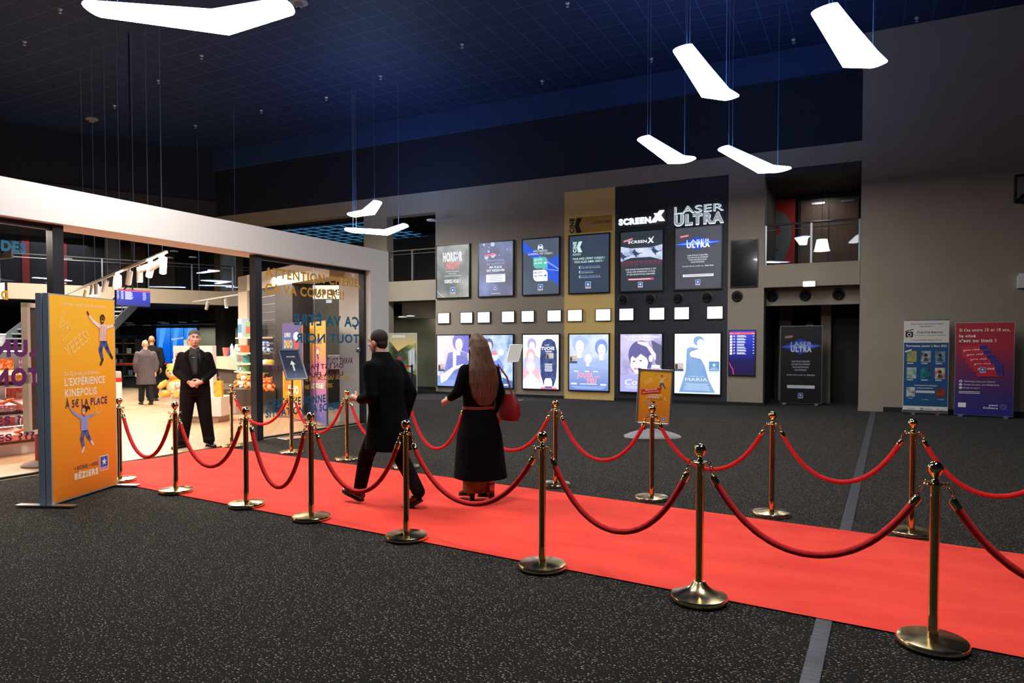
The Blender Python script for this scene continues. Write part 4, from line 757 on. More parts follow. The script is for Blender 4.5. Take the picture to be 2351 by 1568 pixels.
# ---- cash counter behind the guard, with things on it
ga = math.atan2(-.401, .916); R = Matrix.Rotation(ga, 3, 'Z'); cA = PA - PE * 1.2; r = thing('service_counter', (cA.x, cA.y, 0), 'cream and dark wood service counter behind the guard', 'counter')
mb = MB(); mb.obox(R @ Vector((0, .45, 1.13)), (2.3, .8, .36), m_beige2, R); mb.build('worktop_band', r); mb = MB(); mb.obox(R @ Vector((0, .5, .475)), (2.2, .7, .95), m_cw, R); mb.build('body', r)
def on_ctr(x, y, z=1.312): v = R @ Vector((1.2 + (x - 616) / 54, .35 + y, 0)); return (cA.x + v.x, cA.y + v.y, z)
for i, (x, c, w, h, l, ct) in enumerate(((497, (226, 120, 110), .2, .26, 'pink popcorn bucket box', 'popcorn bucket'), (513, (30, 50, 90), .2, .34, 'navy blue card holder', 'display stand'), (520, (226, 220, 180), .14, .22, 'yellow and cream box', 'box'), (526, (240, 235, 235), .1, .38, 'white pump bottle', 'bottle'), (538, (225, 228, 230), .22, .36, 'tilted white payment screen', 'screen'), (549, (206, 200, 190), .12, .22, 'silver cup', 'cup'))):
    o = MB(); mt = M('counter item', c, .45)
    if ct in ('bottle', 'cup', 'popcorn bucket'): o.lathe([(0, 0), (w * .38, 0), (w * .5, h * .75), (w * (.2 if ct == 'bottle' else .52), h * .9), (w * (.12 if ct == 'bottle' else .5), h), (0, h)], (0, 0, 0), mt, 18)
    else: o.extr([(-w / 2, -.02, 0), (w / 2, -.02, 0), (w / 2, .06, h), (-w / 2, .06, h)], (0, .03, 0), mt); o.box(-w / 2, w / 2, -.05, .1, 0, .02, mt)
    ob = o.build(ct.replace(' ', '_')); ob.location = on_ctr(x, -.0); ob.rotation_euler.z = ga; tag(ob, l + ' on the cream service counter', ct, 'small things on the service counter')
# ---- candy wall at the left edge
cx = -11.36; r = thing('candy_shelving', (cx - .3, 5.0, 0), 'dark three-tier candy shelving behind the left glass pane', 'shelving'); mb = MB(); mc = M('dark shelf laminate', (46, 40, 38), .5)
mb.box(-.3, -.22, -2.6, 2.0, .2, 1.62, mc)
for z in (.22, .66, 1.1): mb.box(-.22, .3, -2.6, 2.0, z - .05, z, mc)
mb.box(-.25, .25, -2.6, 2.0, 1.57, 1.63, mc); mb.build('frame', r); mb = MB(); mb.box(-.3, .26, -2.6, 2.0, 0, .17, m_white); mb.build('plinth', r)
mb = MB(); m_strip = M('shelf light strip', (255, 238, 220), e=55)
for z in (.6, 1.04, 1.55): mb.box(.0, .07, -2.5, 1.9, z, z + .012, m_strip)
mb.build('light_strip', r)
m_acr = glass_mat('clear acrylic', (.97, .97, .97, 1)); cc = [[(226, 90, 80), (250, 170, 150), (200, 40, 50)], [(240, 170, 60), (220, 80, 60), (250, 220, 120)], [(230, 110, 110), (250, 190, 190), (240, 240, 230)], [(240, 240, 240), (220, 60, 70), (70, 120, 200), (250, 200, 60)], [(180, 60, 50), (240, 130, 90)]]
CM = [noise_mat('candy mix %d' % i, c, 26, .35, 1) for i, c in enumerate(cc)]
for t in range(3):
    for k in range(7):
        y = 3.0 + k * .56 - .2 * (t % 2); z = .23 + t * .44; mix = CM[(t * 3 + k * 2) % 5]; lab = 'clear candy bin with orange scoop on the %s tier, %s' % (('lowest', 'middle', 'top')[t], ('hidden left of the pane edge', 'at the left photo edge', 'second from the left photo edge', 'third from the left photo edge', 'fourth from the left photo edge', 'near the orange banner', 'behind the orange banner')[k])
        r = thing('candy_bin', (cx, y, z), lab, 'candy bin', 'candy bins on the shelving'); prf = [(-.2, 0), (.22, 0), (.27, .1), (.2, .22), (-.2, .26)]
        mb = MB(); mb.extr([(x, -.25, q) for x, q in prf], (0, .5, 0), m_acr); mb.build('tub', r)
        mb = MB(); mb.extr([(x, -.235, q) for x, q in ((-.19, .01), (.21, .01), (.245, .1), (-.19, .17))], (0, .47, 0), mix); mb.build('candy', r); mb = MB(); mb.box(-.21, -.2, -.24, .24, .18, .33, mix); mb.box(-.2, -.196, -.1, .08, .2, .25, m_white); mb.build('picture_card', r)
        mb = MB(); mb.tube([(.1, .08, .12), (.22, .12, .16), (.3, .16, .2)], [.03, .022, .014], M('orange scoop', (236, 110, 30), .4)); mb.build('scoop', r)
for i, (y, z, c) in enumerate(((5.1, 1.632, (120, 180, 210)), (5.42, 1.632, (120, 180, 210)), (5.26, 1.83, (220, 90, 130)), (5.0, 1.83, (120, 180, 210)), (5.1, 2.03, (120, 180, 210)))):
    r = thing('candy_bucket', (cx - .28, y + .42, z), ('blue candy bucket, left of the bottom pair on the shelving', 'blue candy bucket, right of the bottom pair on the shelving', 'pink candy bucket stacked on the blue ones', 'blue candy bucket left of the pink one', 'topmost candy bucket of the stack')[i], 'bucket', 'candy buckets on the shelving'); MB().lathe([(0, 0), (.1, 0), (.125, .17), (0, .17)], mat=noise_mat('bucket label %s' % (c,), [c, (235, 235, 235)], 14, .4), n=20).build('tub', r); MB().lathe([(.13, .165), (.132, .19), (0, .19)], mat=m_white, n=20).build('lid', r)
# ---- track lights
m_tw = M('white track light', (226, 214, 206), .45); m_spot = M('lit spot lens', (255, 236, 214), e=30)
def track(p0, p1, heads, label, cabs):
    r = thing('track_light', p0, label, 'track light'); d = p1 - p0; q = d.normalized(); R3 = Matrix.Rotation(math.atan2(q.y, q.x), 3, 'Z')
    MB().obox(d / 2, (d.length, .05, .05), m_tw, R3).build('rail', r)
    for k, (s, tilt, yaw) in enumerate(heads):
        c = q * s + Vector((0, 0, -.12)); a = Vector((math.cos(yaw) * math.sin(tilt), math.sin(yaw) * math.sin(tilt), -math.cos(tilt))); e0 = c + Vector((0, 0, -.02)) - a * .06; mb = MB(); mb.tube([q * s + Vector((0, 0, -.02)), c], .018, m_tw, 8); mb.tube([e0, e0 + a * .3], .06, m_tw, 18); h = mb.build('spotlight', r)
        MB().tube([e0 + a * .295, e0 + a * .304], .05, m_spot if k in (0, 3, 4, 6) else M('dim spot lens', (255, 236, 220), e=4), 16).build('lens', h)
    for s in cabs: MB().tube([q * s, q * s + Vector((0, 0, 9.35 - p0.z))], .006, m_cable, 5).build('cable', r)
    return r
rr = random.Random(4)
track(atz(382, 578, 3.3), atz(150, 676, 3.3), [(.22, .35, -.8), (.5, 1.0, 3.6), (1.15, .4, -1.2), (1.35, 1.3, 3.4), (2.2, .15, 2.6), (3.2, .5, 2.8), (4.4, .7, -.6), (4.7, .5, 2.8), (6.0, .45, 3.0), (7.4, .35, -.5), (8.0, .5, -.8), (9.0, .9, 2.8)], 'long white track light with many spotlights above the doorway', [.3, 1.4, 2.7, 4.2, 5.8, 7.6, 9.4])
track(atz(556, 675, 3.3), atz(444, 693, 3.3), [(1.6, .1, 0), (3.6, .5, 2.9)], 'short white track light with two spotlights above the service counter', [.6, 4.6])
# hanging programme monitor
def monitor(P):
    P.rect(0, 0, 1, 1, grad_mat('monitor glow', 2.4, 3.1, [(40, 34, 40), (30, 50, 160), (40, 70, 230), (60, 80, 235)], e=.9), 1); P.rect(0, 0, 1, .07, lit((230, 50, 90)), 2)
    for i in range(7): y = .1 + i * .075; P.lines(.02, y, .07, 1, .05, wh, 2, .6); P.rect(.13, y, .2, y + .035, wh, 2); P.lines(.25, y, .5, 2, .03, wh, 2, .6); P.lines(.78, y + .01, .9, 1, .03, wh, 2, .8)
a = atd(267, 701, 17); c = atd(345, 706, 17.8); t = atd(267, 663, 17); r = thing('hanging_monitor', ((a + c) / 2).to_tuple()[:2] + (a.z,), 'hanging monitor with blue showtimes list above the doorway view', 'screen'); U = Vector((c.x - a.x, c.y - a.y, 0)); n = UPV.cross(U).normalized(); o = Vector((a.x, a.y, a.z)) - r.location
mb = MB(); H = t.z - a.z; mb.extr([o, o + U, o + U + UPV * H, o + UPV * H], n * .06, m_black); P = Print(mb, o + U * .01 + UPV * .01, U * .98, UPV * (H - .02)); monitor(P); mb.build('display', r); MB().tube([o + U * .5 + UPV * H + n * .03, o + U * .5 + n * .03 + UPV * (9.35 - r.location.z)], .015, m_black, 6).build('hanger', r)
# ================================================================ ORANGE BANNER
def jumper(P, x, y, s, shirt, jeans, skin, hair, L=6, flip=1, longhair=False, shoes=(60, 44, 40)):
    q = lambda a, c: (x + a * s * flip / P.w, y + c * s / P.h); S = M('printed skin %s' % (skin,), skin); J = M('printed jeans', jeans); T_ = M('printed shirt %s' % (shirt,), shirt); Hh = M('printed hair', hair); Z = M('printed shoe %s' % (shoes,), shoes)
    P.stroke([q(.05, .02), q(-.28, -.16), q(-.42, -.3)], [.1 * s, .075 * s, .05 * s], T_, L); P.stroke([q(-.42, -.3), q(-.47, -.37)], .055 * s, S, L + 1); P.stroke([q(.2, .02), q(.45, -.02), q(.6, -.06)], [.1 * s, .075 * s, .05 * s], T_, L); P.stroke([q(.6, -.06), q(.68, -.07)], .05 * s, S, L + 1)
    P.stroke([q(.13, .36), q(.02, .62), q(.1, .88)], [.17 * s, .14 * s, .09 * s], J, L); P.stroke([q(.19, .36), q(.3, .58), q(.42, .74)], [.17 * s, .13 * s, .08 * s], J, L); P.stroke([q(.1, .88), q(.02, 1.0)], .075 * s, Z, L + 1); P.stroke([q(.42, .74), q(.5, .84)], .075 * s, Z, L + 1)
    P.poly([q(-.0, -.02), q(-.02, .38), q(.28, .38), q(.3, -.03), q(.15, -.08)], T_, L + 1)
    P.stroke([q(.13, -.04), q(.12, -.1)], .07 * s, S, L + 1)
    if longhair: P.ell(*q(.16, -.24), .13 * s / P.w, .11 * s / P.h, Hh, L + 1); P.stroke([q(.2, -.26), q(.34, -.28), q(.38, -.22)], [.1 * s, .08 * s, .04 * s], Hh, L + 1)
    else: P.ell(*q(.12, -.23), .1 * s / P.w, .1 * s / P.h, Hh, L + 2)
    P.ell(*q(.11, -.185), .078 * s / P.w, .1 * s / P.h, S, L + 3); P.ell(*q(.11, -.15), .035 * s / P.w, .012 * s / P.h, M('printed smile', (250, 246, 240)), L + 4)
    for k in (-.03, .03): P.ell(*q(.11 + k, -.2), .01 * s / P.w, .01 * s / P.h, Hh, L + 4)
wi = M('white print', (248, 236, 210)); pi_ = M('plum print', (84, 34, 84))
def doodles(P, k=1):
    ln = M('pale line print', (255, 214, 130)); q = .008 * k
    P.stroke([(.12, .16), (.17, .22), (.3, .18), (.27, .13), (.12, .16)], q, ln, 3); P.stroke([(.12, .16), (.13, .12), (.21, .07), (.22, .09), (.14, .14)], q, ln, 3); P.stroke([(.16, .17), (.26, .145)], q, ln, 3); P.rect(.24, .15, .26, .165, ln, 3)
    P.text('YEEES!', (.18, .2, .58, .265), ln, 3, 0, rot=30)
    P.stroke([(.65, .545), (.68, .6), (.75, .59), (.73, .53), (.65, .545)], q, ln, 3); P.stroke([(.66, .53), (.7, .515), (.74, .52)], q * 2, ln, 3)
m_or = grad_mat('orange gradient print', .03, 2.17, [(232, 124, 14), (248, 156, 16), (255, 186, 26), (255, 196, 40)], .55)
def t_banner(P):
    P.rect(0, 0, 1, 1, m_or, 1); doodles(P); P.text('POUR TOUS · À TOUTES LES SÉANCES · TOUS LES FILMS', (.18, .035, .86, .047), wi, 3)
    P.text('Du 22 janvier au 6 février', (.19, .372, .72, .392), wi, 3); P.text('L\'EXPÉRIENCE', (.19, .405, .82, .442), wi, 3, .03); P.text('KINEPOLIS', (.19, .46, .68, .497), wi, 3, .03); P.text('À 5€ LA PLACE', (.19, .515, .85, .552), pi_, 3, .03)
    P.text('+ INTENSE + VARIÉ', (.31, .85, .68, .87), pi_, 3, .02); P.text('BÉZIERS', (.31, .885, .68, .915), wi, 3, .06); P.logo(.78, .868, .17, 3)
    jumper(P, .74, .145, .42, (250, 240, 232), (60, 90, 160), (120, 64, 40), (30, 22, 22))
    for i in range(5): P.rect(.742 + i * .026, .14, .75 + i * .026, .22, M('orange stripe print', (226, 100, 40)), 9)
    jumper(P, .42, .61, .37, (150, 160, 220), (84, 104, 168), (232, 170, 130), (70, 36, 20), longhair=True, shoes=(240, 236, 232))
A = Vector((-7.352, 4.17, 0)); C = Vector((-7.755, 5.135, 0)); m = (A + C) / 2; r = thing('banner_stand', (m.x, m.y, 0), 'large orange double-sided advertising banner with jumping people, standing left of the red carpet', 'advertising stand'); U = C - A; n = UPV.cross(U).normalized(); o = A - m + UPV * .025
m_bf = M('grey banner frame', (150, 164, 182), .4); mb = MB()
for k in (0, .075): mb.extr([o + n * k, o + n * k + U, o + n * k + U + UPV * 2.15, o + n * k + UPV * 2.15], n * .062, m_bf)
mb.build('frame', r); mb = MB(); P = Print(mb, o - n * .001 + U * .012 + UPV * .012, U * .976, UPV * 2.126, .0008); t_banner(P); mb.build('print', r)
for t, nm in ((.0, 'foot'), (1., 'foot')): f = MB(); f.obox(A - m + U * t + n * .06 + UPV * .02, (.09, .62, .012), m_alu, Matrix.Rotation(math.atan2(U.y, U.x), 3, 'Z')); f.build(nm, r)
# kiosk post behind the banner
kp = atz(96, 1070); r = thing('info_post', (kp.x, kp.y, .006), 'cream-framed information post on a red column with grey base, behind the orange banner', 'display stand'); mcr = M('cream frame', (226, 210, 186), .5)
MB().lathe([(0, 0), (.24, 0), (.24, .02), (.2, .05), (.09, .08), (0, .08)], mat=M('grey base', (96, 94, 90), .5), n=28).build('base', r); MB().tube([(0, 0, .07), (0, 0, .55)], .075, M('red column', (140, 26, 26), .5), 20).build('column', r)
mb = MB()
for z0, z1, dx in ((.45, 1.2, -.0), (1.2, 2.2, -.0)):
    for a_, c_ in (((-.04, -.3, z0), (.04, -.24, z1)), ((-.04, .24, z0), (.04, .3, z1)), ((-.04, -.3, z0), (.04, .3, z0 + .06)), ((-.04, -.3, z1 - .06), (.04, .3, z1))): mb.box(a_[0], c_[0], a_[1], c_[1], a_[2], c_[2], mcr)
mb.box(-.02, .02, -.25, .25, .5, 2.15, M('dark panel', (60, 40, 36), .5)); mb.build('panel', r); r.rotation_euler.z = .5
bp = atz(268, 937); r = thing('column_bin', (bp.x, bp.y, .006), 'white and red striped cylinder post seen just right of the orange banner', 'post'); MB().lathe([(0, 0), (.13, 0), (.13, .68), (0, .68)], mat=m_white, n=24).build('body', r); MB().lathe([(.131, .68), (.131, .79), (0, .79)], mat=M('red band', (206, 30, 30), .5), n=24).build('band', r); MB().lathe([(.12, .79), (.12, .93), (.1, .96), (0, .96)], mat=M('grey cap', (176, 172, 168), .5), n=24).build('cap', r)
# ================================================================ FAR SIDE OF THE HALL (seen through the shop)
GD = Vector((.468, .884, 0)); GP = Vector((-26.6, 13.8, 0)); GN = Vector((-.884, .468, 0))
def gbox(mb, s0, s1, d0, d1, z0, z1, mat):
    a = [GP + GD * s + GN * d for s, d in ((s0, d0), (s1, d0), (s1, d1), (s0, d1))]
    if d1 < d0 or s1 < s0: pass
    return mb.slab([(p.x, p.y) for p in a], z0, z1, mat)
m_gal = M('gallery band paint', (206, 188, 162), .7); m_gdark = M('dark gallery wall', (40, 40, 42), .8); m_gbrown = M('brown door veneer', (84, 62, 44), .6); m_gcol = M('blue grey column', (112, 124, 132), .6)
b = MB(); gbox(b, -14, 9.2, 0, .4, 3.27, 3.82, m_gal); gbox(b, -14, 9.6, .4, 6, 3.27, 3.6, m_gdark); gbox(b, -14, 9.6, 5, 5.3, 3.6, 6.2, m_gdark); gbox(b, -14, 9.6, 0, 6, 6.1, 6.25, m_black); gbox(b, -14, 9.6, -.05, .3, 6.25, 7.4, M('dark header', (58, 56, 60), .8)); gbox(b, -14, 9.6, 0, .3, 7.4, 9.35, m_panel)
for s, w, mt in ((-3.2, .5, m_gdark), (3.0, .45, m_gdark), (7.2, .5, m_gcol)): gbox(b, s, s + w, .6, 1.1, 3.6, 6.2, mt)
for s, w, mt in ((3.6, 1.3, m_gbrown), (5.1, 1.0, m_gbrown), (7.8, 1.3, M('ochre gallery wall', (150, 124, 66), .7)), (.4, .25, M('red gallery panel', (150, 34, 26), .6)), (1.75, .2, M('red gallery panel', (150, 34, 26), .6))): gbox(b, s, s + w, 4.9, 5, 3.6, 6.0, mt)
gbox(b, -14, -2.5, .4, .6, 0, 3.27, m_dim) if False else None
struct(b, 'wall_left')
b = MB(); b.box(-46, -13, 21.7, 22.0, 2.75, 3.27, m_gdark); b.box(-46, -12.5, 23.5, 23.7, 0, 3.3, m_green); b.box(-46, -20, 22, 23.5, 2.62, 2.75, m_black); b.box(-46, -45.7, 0, 26, 0, 9.35, m_gdark); b.box(-46, 12, 25.7, 26, 0, 9.35, m_gdark)
for x in (-33.4, -25.4, -23.2): b.box(x, x + .55, 21.4, 22, 0, 3.27, m_dim)
struct(b, 'wall_far')
# gallery railings
def railing(p0, p1, z0, h, n, label, mats=m_steel, glass=True):
    d = p1 - p0; r = thing('railing', (p0.x, p0.y, z0), label, 'railing'); q = d.normalized(); mb = MB()
    mb.tube([Vector((0, 0, h)), d + Vector((0, 0, h))], .03, mats, 8); mb.tube([Vector((0, 0, h * .88)), d + Vector((0, 0, h * .88))], .015, mats, 6); mb.build('handrail', r)
    for i in range(n): t = d * (i / (n - 1)); MB().obox(t + Vector((0, 0, h / 2)), (.05, .05, h), mats, Matrix.Rotation(math.atan2(q.y, q.x), 3, 'Z')).build('post', r)
    if glass: s = UPV.cross(q) * .01; MB().extr([UPV * .06 + s, d + UPV * .06 + s, d + UPV * (h - .18) + s, UPV * (h - .18) + s], s, m_glass).build('glass_panel', r)
railing(GP + GD * -8 + GN * .15, GP + GD * 9 + GN * .15, 3.82, 1.05, 12, 'steel and glass railing along the far gallery behind the shop')
railing(Vector((-14.9, W + .12, 0)), Vector((-12.94, W + .12, 0)), 3.85, 1.07, 3, 'grey steel railing of the gallery opening left of the posters')
railing(Vector((-2.42, W + .12, 0)), Vector((-.16, W + .12, 0)), 3.79, 1.07, 3, 'grey steel railing of the gallery opening right of the posters')
# right upper gallery: red wall with numeral, pair of doors
b = MB(); b.box(-2.5, -1.95, 22.9, 23.0, 3.7, 6.1, M('red gallery wall', (170, 30, 26), .6)); struct(b, 'wall_red')
mb = MB(); P = Print(mb, (-3.4, 22.89, 3.9), (1.4, 0, 0), (0, 0, 2.0)); P.text('9', (.35, .1, .98, .95), M('grey numeral', (96, 104, 108), .6), 1, .05); tag(mb.build('wall_numeral'), 'large grey figure 9 painted on the red upper wall at the right gallery', 'numeral')
dd = MB(); dd.box(-1.85, -.15, 22.85, 22.95, 3.7, 6.02, m_frame); d1 = dd.build('door_1'); d1['kind'] = 'structure'; d1['label'] = 'pair of dark wood gallery doors'
wv = noise_mat('walnut veneer', [(72, 52, 40), (92, 68, 52)], 6, .5, stretch=(4, 1, .4))
for x in (-1.78, -.98): l = MB().box(x, x + .76, 22.8, 22.85, 3.7, 5.95, wv).build('door_leaf', d1); MB().box(x + .3, x + .66, 22.76, 22.8, 5.84, 5.9, m_steel).build('door_closer', l)
# left gallery: numeral 7 and adjacent lit ceiling
mb = MB(); P = Print(mb, (-14.3, 23.99, 3.9), (1.6, 0, 0), (0, 0, 2.0), .01); mw = M('pale numeral paint', (200, 200, 196), .6); P.poly([(.3, .25), (.98, .25), (.98, .37), (.7, 1), (.55, 1), (.82, .37), (.3, .37)], mw, 1); tag(mb.build('wall_numeral'), 'large pale figure 7 painted on the dark upper wall at the left gallery', 'numeral')
m_bc = M('blue lit grid ceiling', (70, 140, 190), e=.55)
b = MB(); z = 6.12; b.box(-23, -15.95, 20.3, 27 - 1.2, z, z + .04, M('blue ceiling tile', (30, 66, 110), .6))
for i in range(12): b.box(-23 + i * .6, -22.96 + i * .6, 20.3, 25.7, z - .02, z, m_bc)
for i in range(9): b.box(-23, -15.95, 20.4 + i * .6, 20.44 + i * .6, z - .02, z, m_bc)
b.box(-23, -15.95, W + .05, W + .35, 3.2, 3.8, m_beige); struct(b, 'trim_4', 'blue lit grid ceiling of the upper side hall')
# ceiling downlights, each a small ring with lit disc
m_dl = M('lit downlight disc', (255, 250, 240), e=6); m_dlb = M('lit cool downlight disc', (190, 225, 255), e=5)
def downlight(x, y, D, label, mat=m_dl, R_=.14):
    p = atd(x, y, D); r = thing('ceiling_light', p, label, 'ceiling light', 'round ceiling downlights'); MB().lathe([(R_, 0), (R_ * 1.15, 0), (R_ * 1.15, .04), (0, .04)], mat=m_white, n=16).build('ring', r); MB().lathe([(0, .001), (R_, .001), (R_, .006), (0, .006)], mat=mat, n=16).build('diffuser', r)
PLC = ['above the left glass pane lettering', 'low over the left glass pane', 'left of the exit sign', 'above the track light end', 'right of the track light end', 'in the far gallery, middle', 'in the far gallery above the black door post', 'far gallery, lower of the middle ones']
for i, (x, y, m) in enumerate(((80, 604, m_dl), (9, 612, m_dl), (156, 595, m_dl), (400, 578, m_dlb), (389, 593, m_dlb), (443, 592, m_dl), (540, 583, m_dl), (354, 601, m_dl))): downlight(x, y, 29, 'small round lit ceiling light ' + PLC[i], m)
PL2 = ['above the SCREEN X displays, upper left', 'above the SCREEN X displays, lower left', 'left of the blue video wall', 'above the blue video wall, left', 'above the blue video wall, cool white', 'above the blue video wall, middle', 'above the blue video wall, right', 'bright cool one right of the video wall', 'right of the dark column beside the guard']
for i, (x, y, m) in enumerate(((295, 742, m_dl), (300, 746, m_dl), (336, 748, m_dl), (371, 741, m_dl), (379, 743, m_dlb), (419, 741, m_dl), (452, 739, m_dl), (475, 739, m_dlb), (540, 737, m_dl))): downlight(x, y, 32.0, 'round lit ceiling light ' + PL2[i], m, .16)
downlight(1890, 410, 19.6, 'round lit ceiling light in the upper right gallery', m_dl); downlight(991, 507, 22.6, 'round lit ceiling light in the upper left gallery', m_dl); downlight(925, 729, 24.0, 'cool round ceiling light in the left passage', m_dlb); downlight(944, 727, 24.0, 'warm round ceiling light in the left passage', m_dl)
for i in range(8):
    x = -32.1 + i * .76; nozzle(x, 21.7, 3.01, 'round dark air nozzle above the video wall corridor, %s from the left' % ORD[i].replace('nearest', 'first'), .17, mr=m_noz, grp='air nozzles in the far corridor')
# video wall, poster screens, leaflet rack, belt barrier
def screen_group(name, x0, y0, x1, y1, Y, label, fn, cat='screen', frame=m_black):
    a = aty(x0, y1, Y); c = aty(x1, y0, Y); a.z = aty((x0 + x1) / 2, y1, Y).z; c.z = aty((x0 + x1) / 2, y0, Y).z; r = thing(name, ((a.x + c.x) / 2, Y, a.z), label, cat); hw = (c.x - a.x) / 2; H = c.z - a.z
    mb = MB(); mb.box(-hw, hw, -.06, -.002, 0, H, frame); P = Print(mb, (-hw + .02, -.06, .02), (2 * hw - .04, 0, 0), (0, 0, H - .04), .003); fn(P); mb.build('display', r); return r
blue = grad_mat('video blue', .8, 2.45, [(0, 90, 220), (10, 110, 235), (60, 150, 250)], e=.95)
for i, (x0, x1) in enumerate(((362, 394), (395, 424), (425, 455))):
    def fv(P, i=i):
        P.rect(0, 0, 1, 1, blue, 1); P.poly([(.3, 0), (.7, 0), (.4, .6), (.1, .7)], M('video ray', (90, 170, 252), e=.95), 2)
        if i == 1: P.text('Bienvenue', (.06, .27, 1, .33), wh, 3, .0, rot=6, shear=.3)
    screen_group('video_wall_panel', x0, 752, x1, 833, 23.45, 'bright blue upright video panel, %s of the three beside the guard\'s head' % ('leftmost', 'the middle one, with white greeting script', 'rightmost')[i], fv)
def f_sx2(P): P.rect(0, 0, 1, 1, M('night print', (14, 18, 26), e=.6), 1); P.text('SCREEN X', (.05, .18, .95, .3), wh, 2, .04); P.poly([(0, .55), (.4, .48), (1, .5), (1, .72), (0, .75)], noise_mat('lit panorama', [(70, 88, 130), (200, 214, 245), (232, 238, 252)], 3.2, .5, e=1.0), 2); P.rect(0, .8, 1, .86, M('lit seat row', (150, 40, 50), e=.8), 2)
def f_fw(P):
    P.rect(0, 0, 1, 1, M('night print', (14, 14, 22), e=.5), 1); rg = random.Random(2)
    for i in range(30): P.ell(rg.uniform(.3, .95), rg.uniform(.05, .6), .02, .015, M('spark', rg.choice([(200, 60, 90), (140, 90, 220), (240, 160, 120)]), e=1), 2, 6)
screen_group('display_screen', 277, 768, 319, 842, 23.45, 'dark display with SCREEN X lettering left of the two men', f_sx2); screen_group('display_screen', 322, 768, 361, 842, 23.45, 'dark display with coloured sparks behind the two men\'s heads', f_fw)
lr = atz(283, 884); r = thing('leaflet_rack', (lr.x, lr.y, 0), 'tall dark leaflet rack left of the man in grey coat', 'rack', None, YAW); mb = MB()
for x in (-.55, -.02, .5): mb.box(x, x + .05, 0, .35, 0, 1.9, m_dim)
for z in (.35, .8, 1.25, 1.7): mb.box(-.55, .55, 0, .35, z, z + .04, M('rack shelf', (130, 124, 104), .6))
mb.box(-.55, .55, .33, .37, .3, 1.9, m_black); mb.build('frame', r)
for i, (x, z) in enumerate(((-.4, .85), (-.1, .85), (.2, 1.3), (-.35, 1.3), (.25, .4))): mb = MB(); mb.box(-.09, .09, .0, .03, 0, .22, M('leaflet', ((200, 204, 214), (120, 150, 190), (220, 210, 200))[i % 3], .5)); o = mb.build('leaflet_stack'); v = Matrix.Rotation(YAW, 3, 'Z') @ Vector((x, .1, 0)); o.location = (lr.x + v.x, lr.y + v.y, z); o.rotation_euler.z = YAW; tag(o, 'small leaflet stack on the dark leaflet rack, %s' % ('lower left', 'lower middle', 'upper right', 'upper left', 'bottom right')[i], 'leaflets', 'leaflets on the rack')
m_belt = M('red belt webbing', (196, 16, 24), .6)
def belt_post(p, label):
    r = thing('belt_post', (p.x, p.y, 0), label, 'barrier post', 'black belt barrier posts'); MB().lathe([(0, 0), (.17, 0), (.17, .012), (.05, .03), (0, .03)], mat=m_black, n=24).build('base', r); MB().lathe([(.032, .02), (.032, .93), (0, .93)], mat=m_black, n=16).build('pole', r); MB().lathe([(.04, .9), (.04, 1.0), (0, 1.0)], mat=m_black, n=16).build('head', r); return r
def belt(a, c, label):
    d = c - a; s = UPV.cross(d).normalized() * .002; o = MB().extr([a + UPV * .925, c + UPV * .925, c + UPV * .975, a + UPV * .975], s, m_belt).build('barrier_belt', None, a + UPV * .95); tag(o, label, 'belt')
p0 = atz(262, 893); p1 = atz(465, 893); belt_post(p0, 'black belt barrier post far behind the orange banner edge'); belt_post(p1, 'black belt barrier post far behind the guard'); belt(Vector((p0.x, p0.y, 0)), Vector((p1.x, p1.y, 0)), 'long red belt stretched across the corridor behind the two men')
p2 = atz(946, 907); p3 = atz(905, 907); belt_post(p2, 'black belt barrier post in front of the jungle display, right of the walking man'); belt_post(p3, 'black belt barrier post hidden behind the walking man'); belt(Vector((p3.x, p3.y, 0)), Vector((p2.x, p2.y, 0)), 'short red belt beside the walking man\'s shoulder')
# staircase behind the candy shelving
sb = atd(20, 792, 21.5); r = thing('staircase', (sb.x, sb.y, 0), 'dark staircase with white edged steps rising behind the candy shelving', 'staircase', None, YAW); mt = M('dark tread', (34, 34, 38), .6); mn = M('pale step edge', (200, 202, 206), .5); mb = MB(); me = MB()
for i in range(19): mb.box(-2.2, 1.05, i * .29, i * .29 + .31, i * .172, i * .172 + .172, mt) if False else mb.box(-2.2, 1.05, i * .29, i * .29 + .33, i * .172 + .1, i * .172 + .172, mt); me.box(-2.2, 1.05, i * .29 - .012, i * .29 + .03, i * .172 + .13, i * .172 + .178, mn)
mb.build('tread_flight', r); me.build('step_edging', r)
for x in (-2.24, 1.05): MB().extr([(x, -.1, 0), (x, .2, 0), (x, 5.6, 3.2), (x, 5.6, 3.55), (x, -.1, .35)], (.05, 0, 0), m_gcol).build('stringer', r)
for x in (1.1,):
    mb = MB(); mb.tube([(x, -.1, 1.05), (x, 5.4, 4.25)], .03, m_steel, 8); mb.tube([(x, -.1, .7), (x, 5.4, 3.9)], .015, m_steel, 6)
    for i in range(6): mb.tube([(x, i * 1.08, i * .64 + .3), (x, i * 1.08, i * .64 + 1.1)], .022, m_steel, 6)
    mb.build('handrail', r)
# hanging sign with 9, exit sign, lit screen at left edge
def f_9(P): P.rect(0, 0, 1, 1, M('grey sign face', (150, 150, 158), .5), 1); P.text('9', (.72, .15, .85, .6), m_black, 2, .02); P.text('+', (.74, .66, .84, .86), M('teal ink', (20, 100, 110)), 2, .05)
screen_group('hanging_sign', -60, 569, 31, 597, 11, 'grey hanging sign with figure 9 under the DES lettering', f_9, 'sign', M('sign edge', (160, 160, 170), .5))
screen_group('menu_screen', -60, 650, 17, 690, 11.5, 'bright white lit screen at the left photo edge above the stairs', lambda P: P.rect(0, 0, 1, 1, m_scr, 1))
screen_group('exit_sign', 215, 606, 223, 613, 20, 'small green lit exit sign in the far gallery', lambda P: P.rect(0, 0, 1, 1, M('lit exit green', (190, 255, 220), e=2), 1), 'sign')
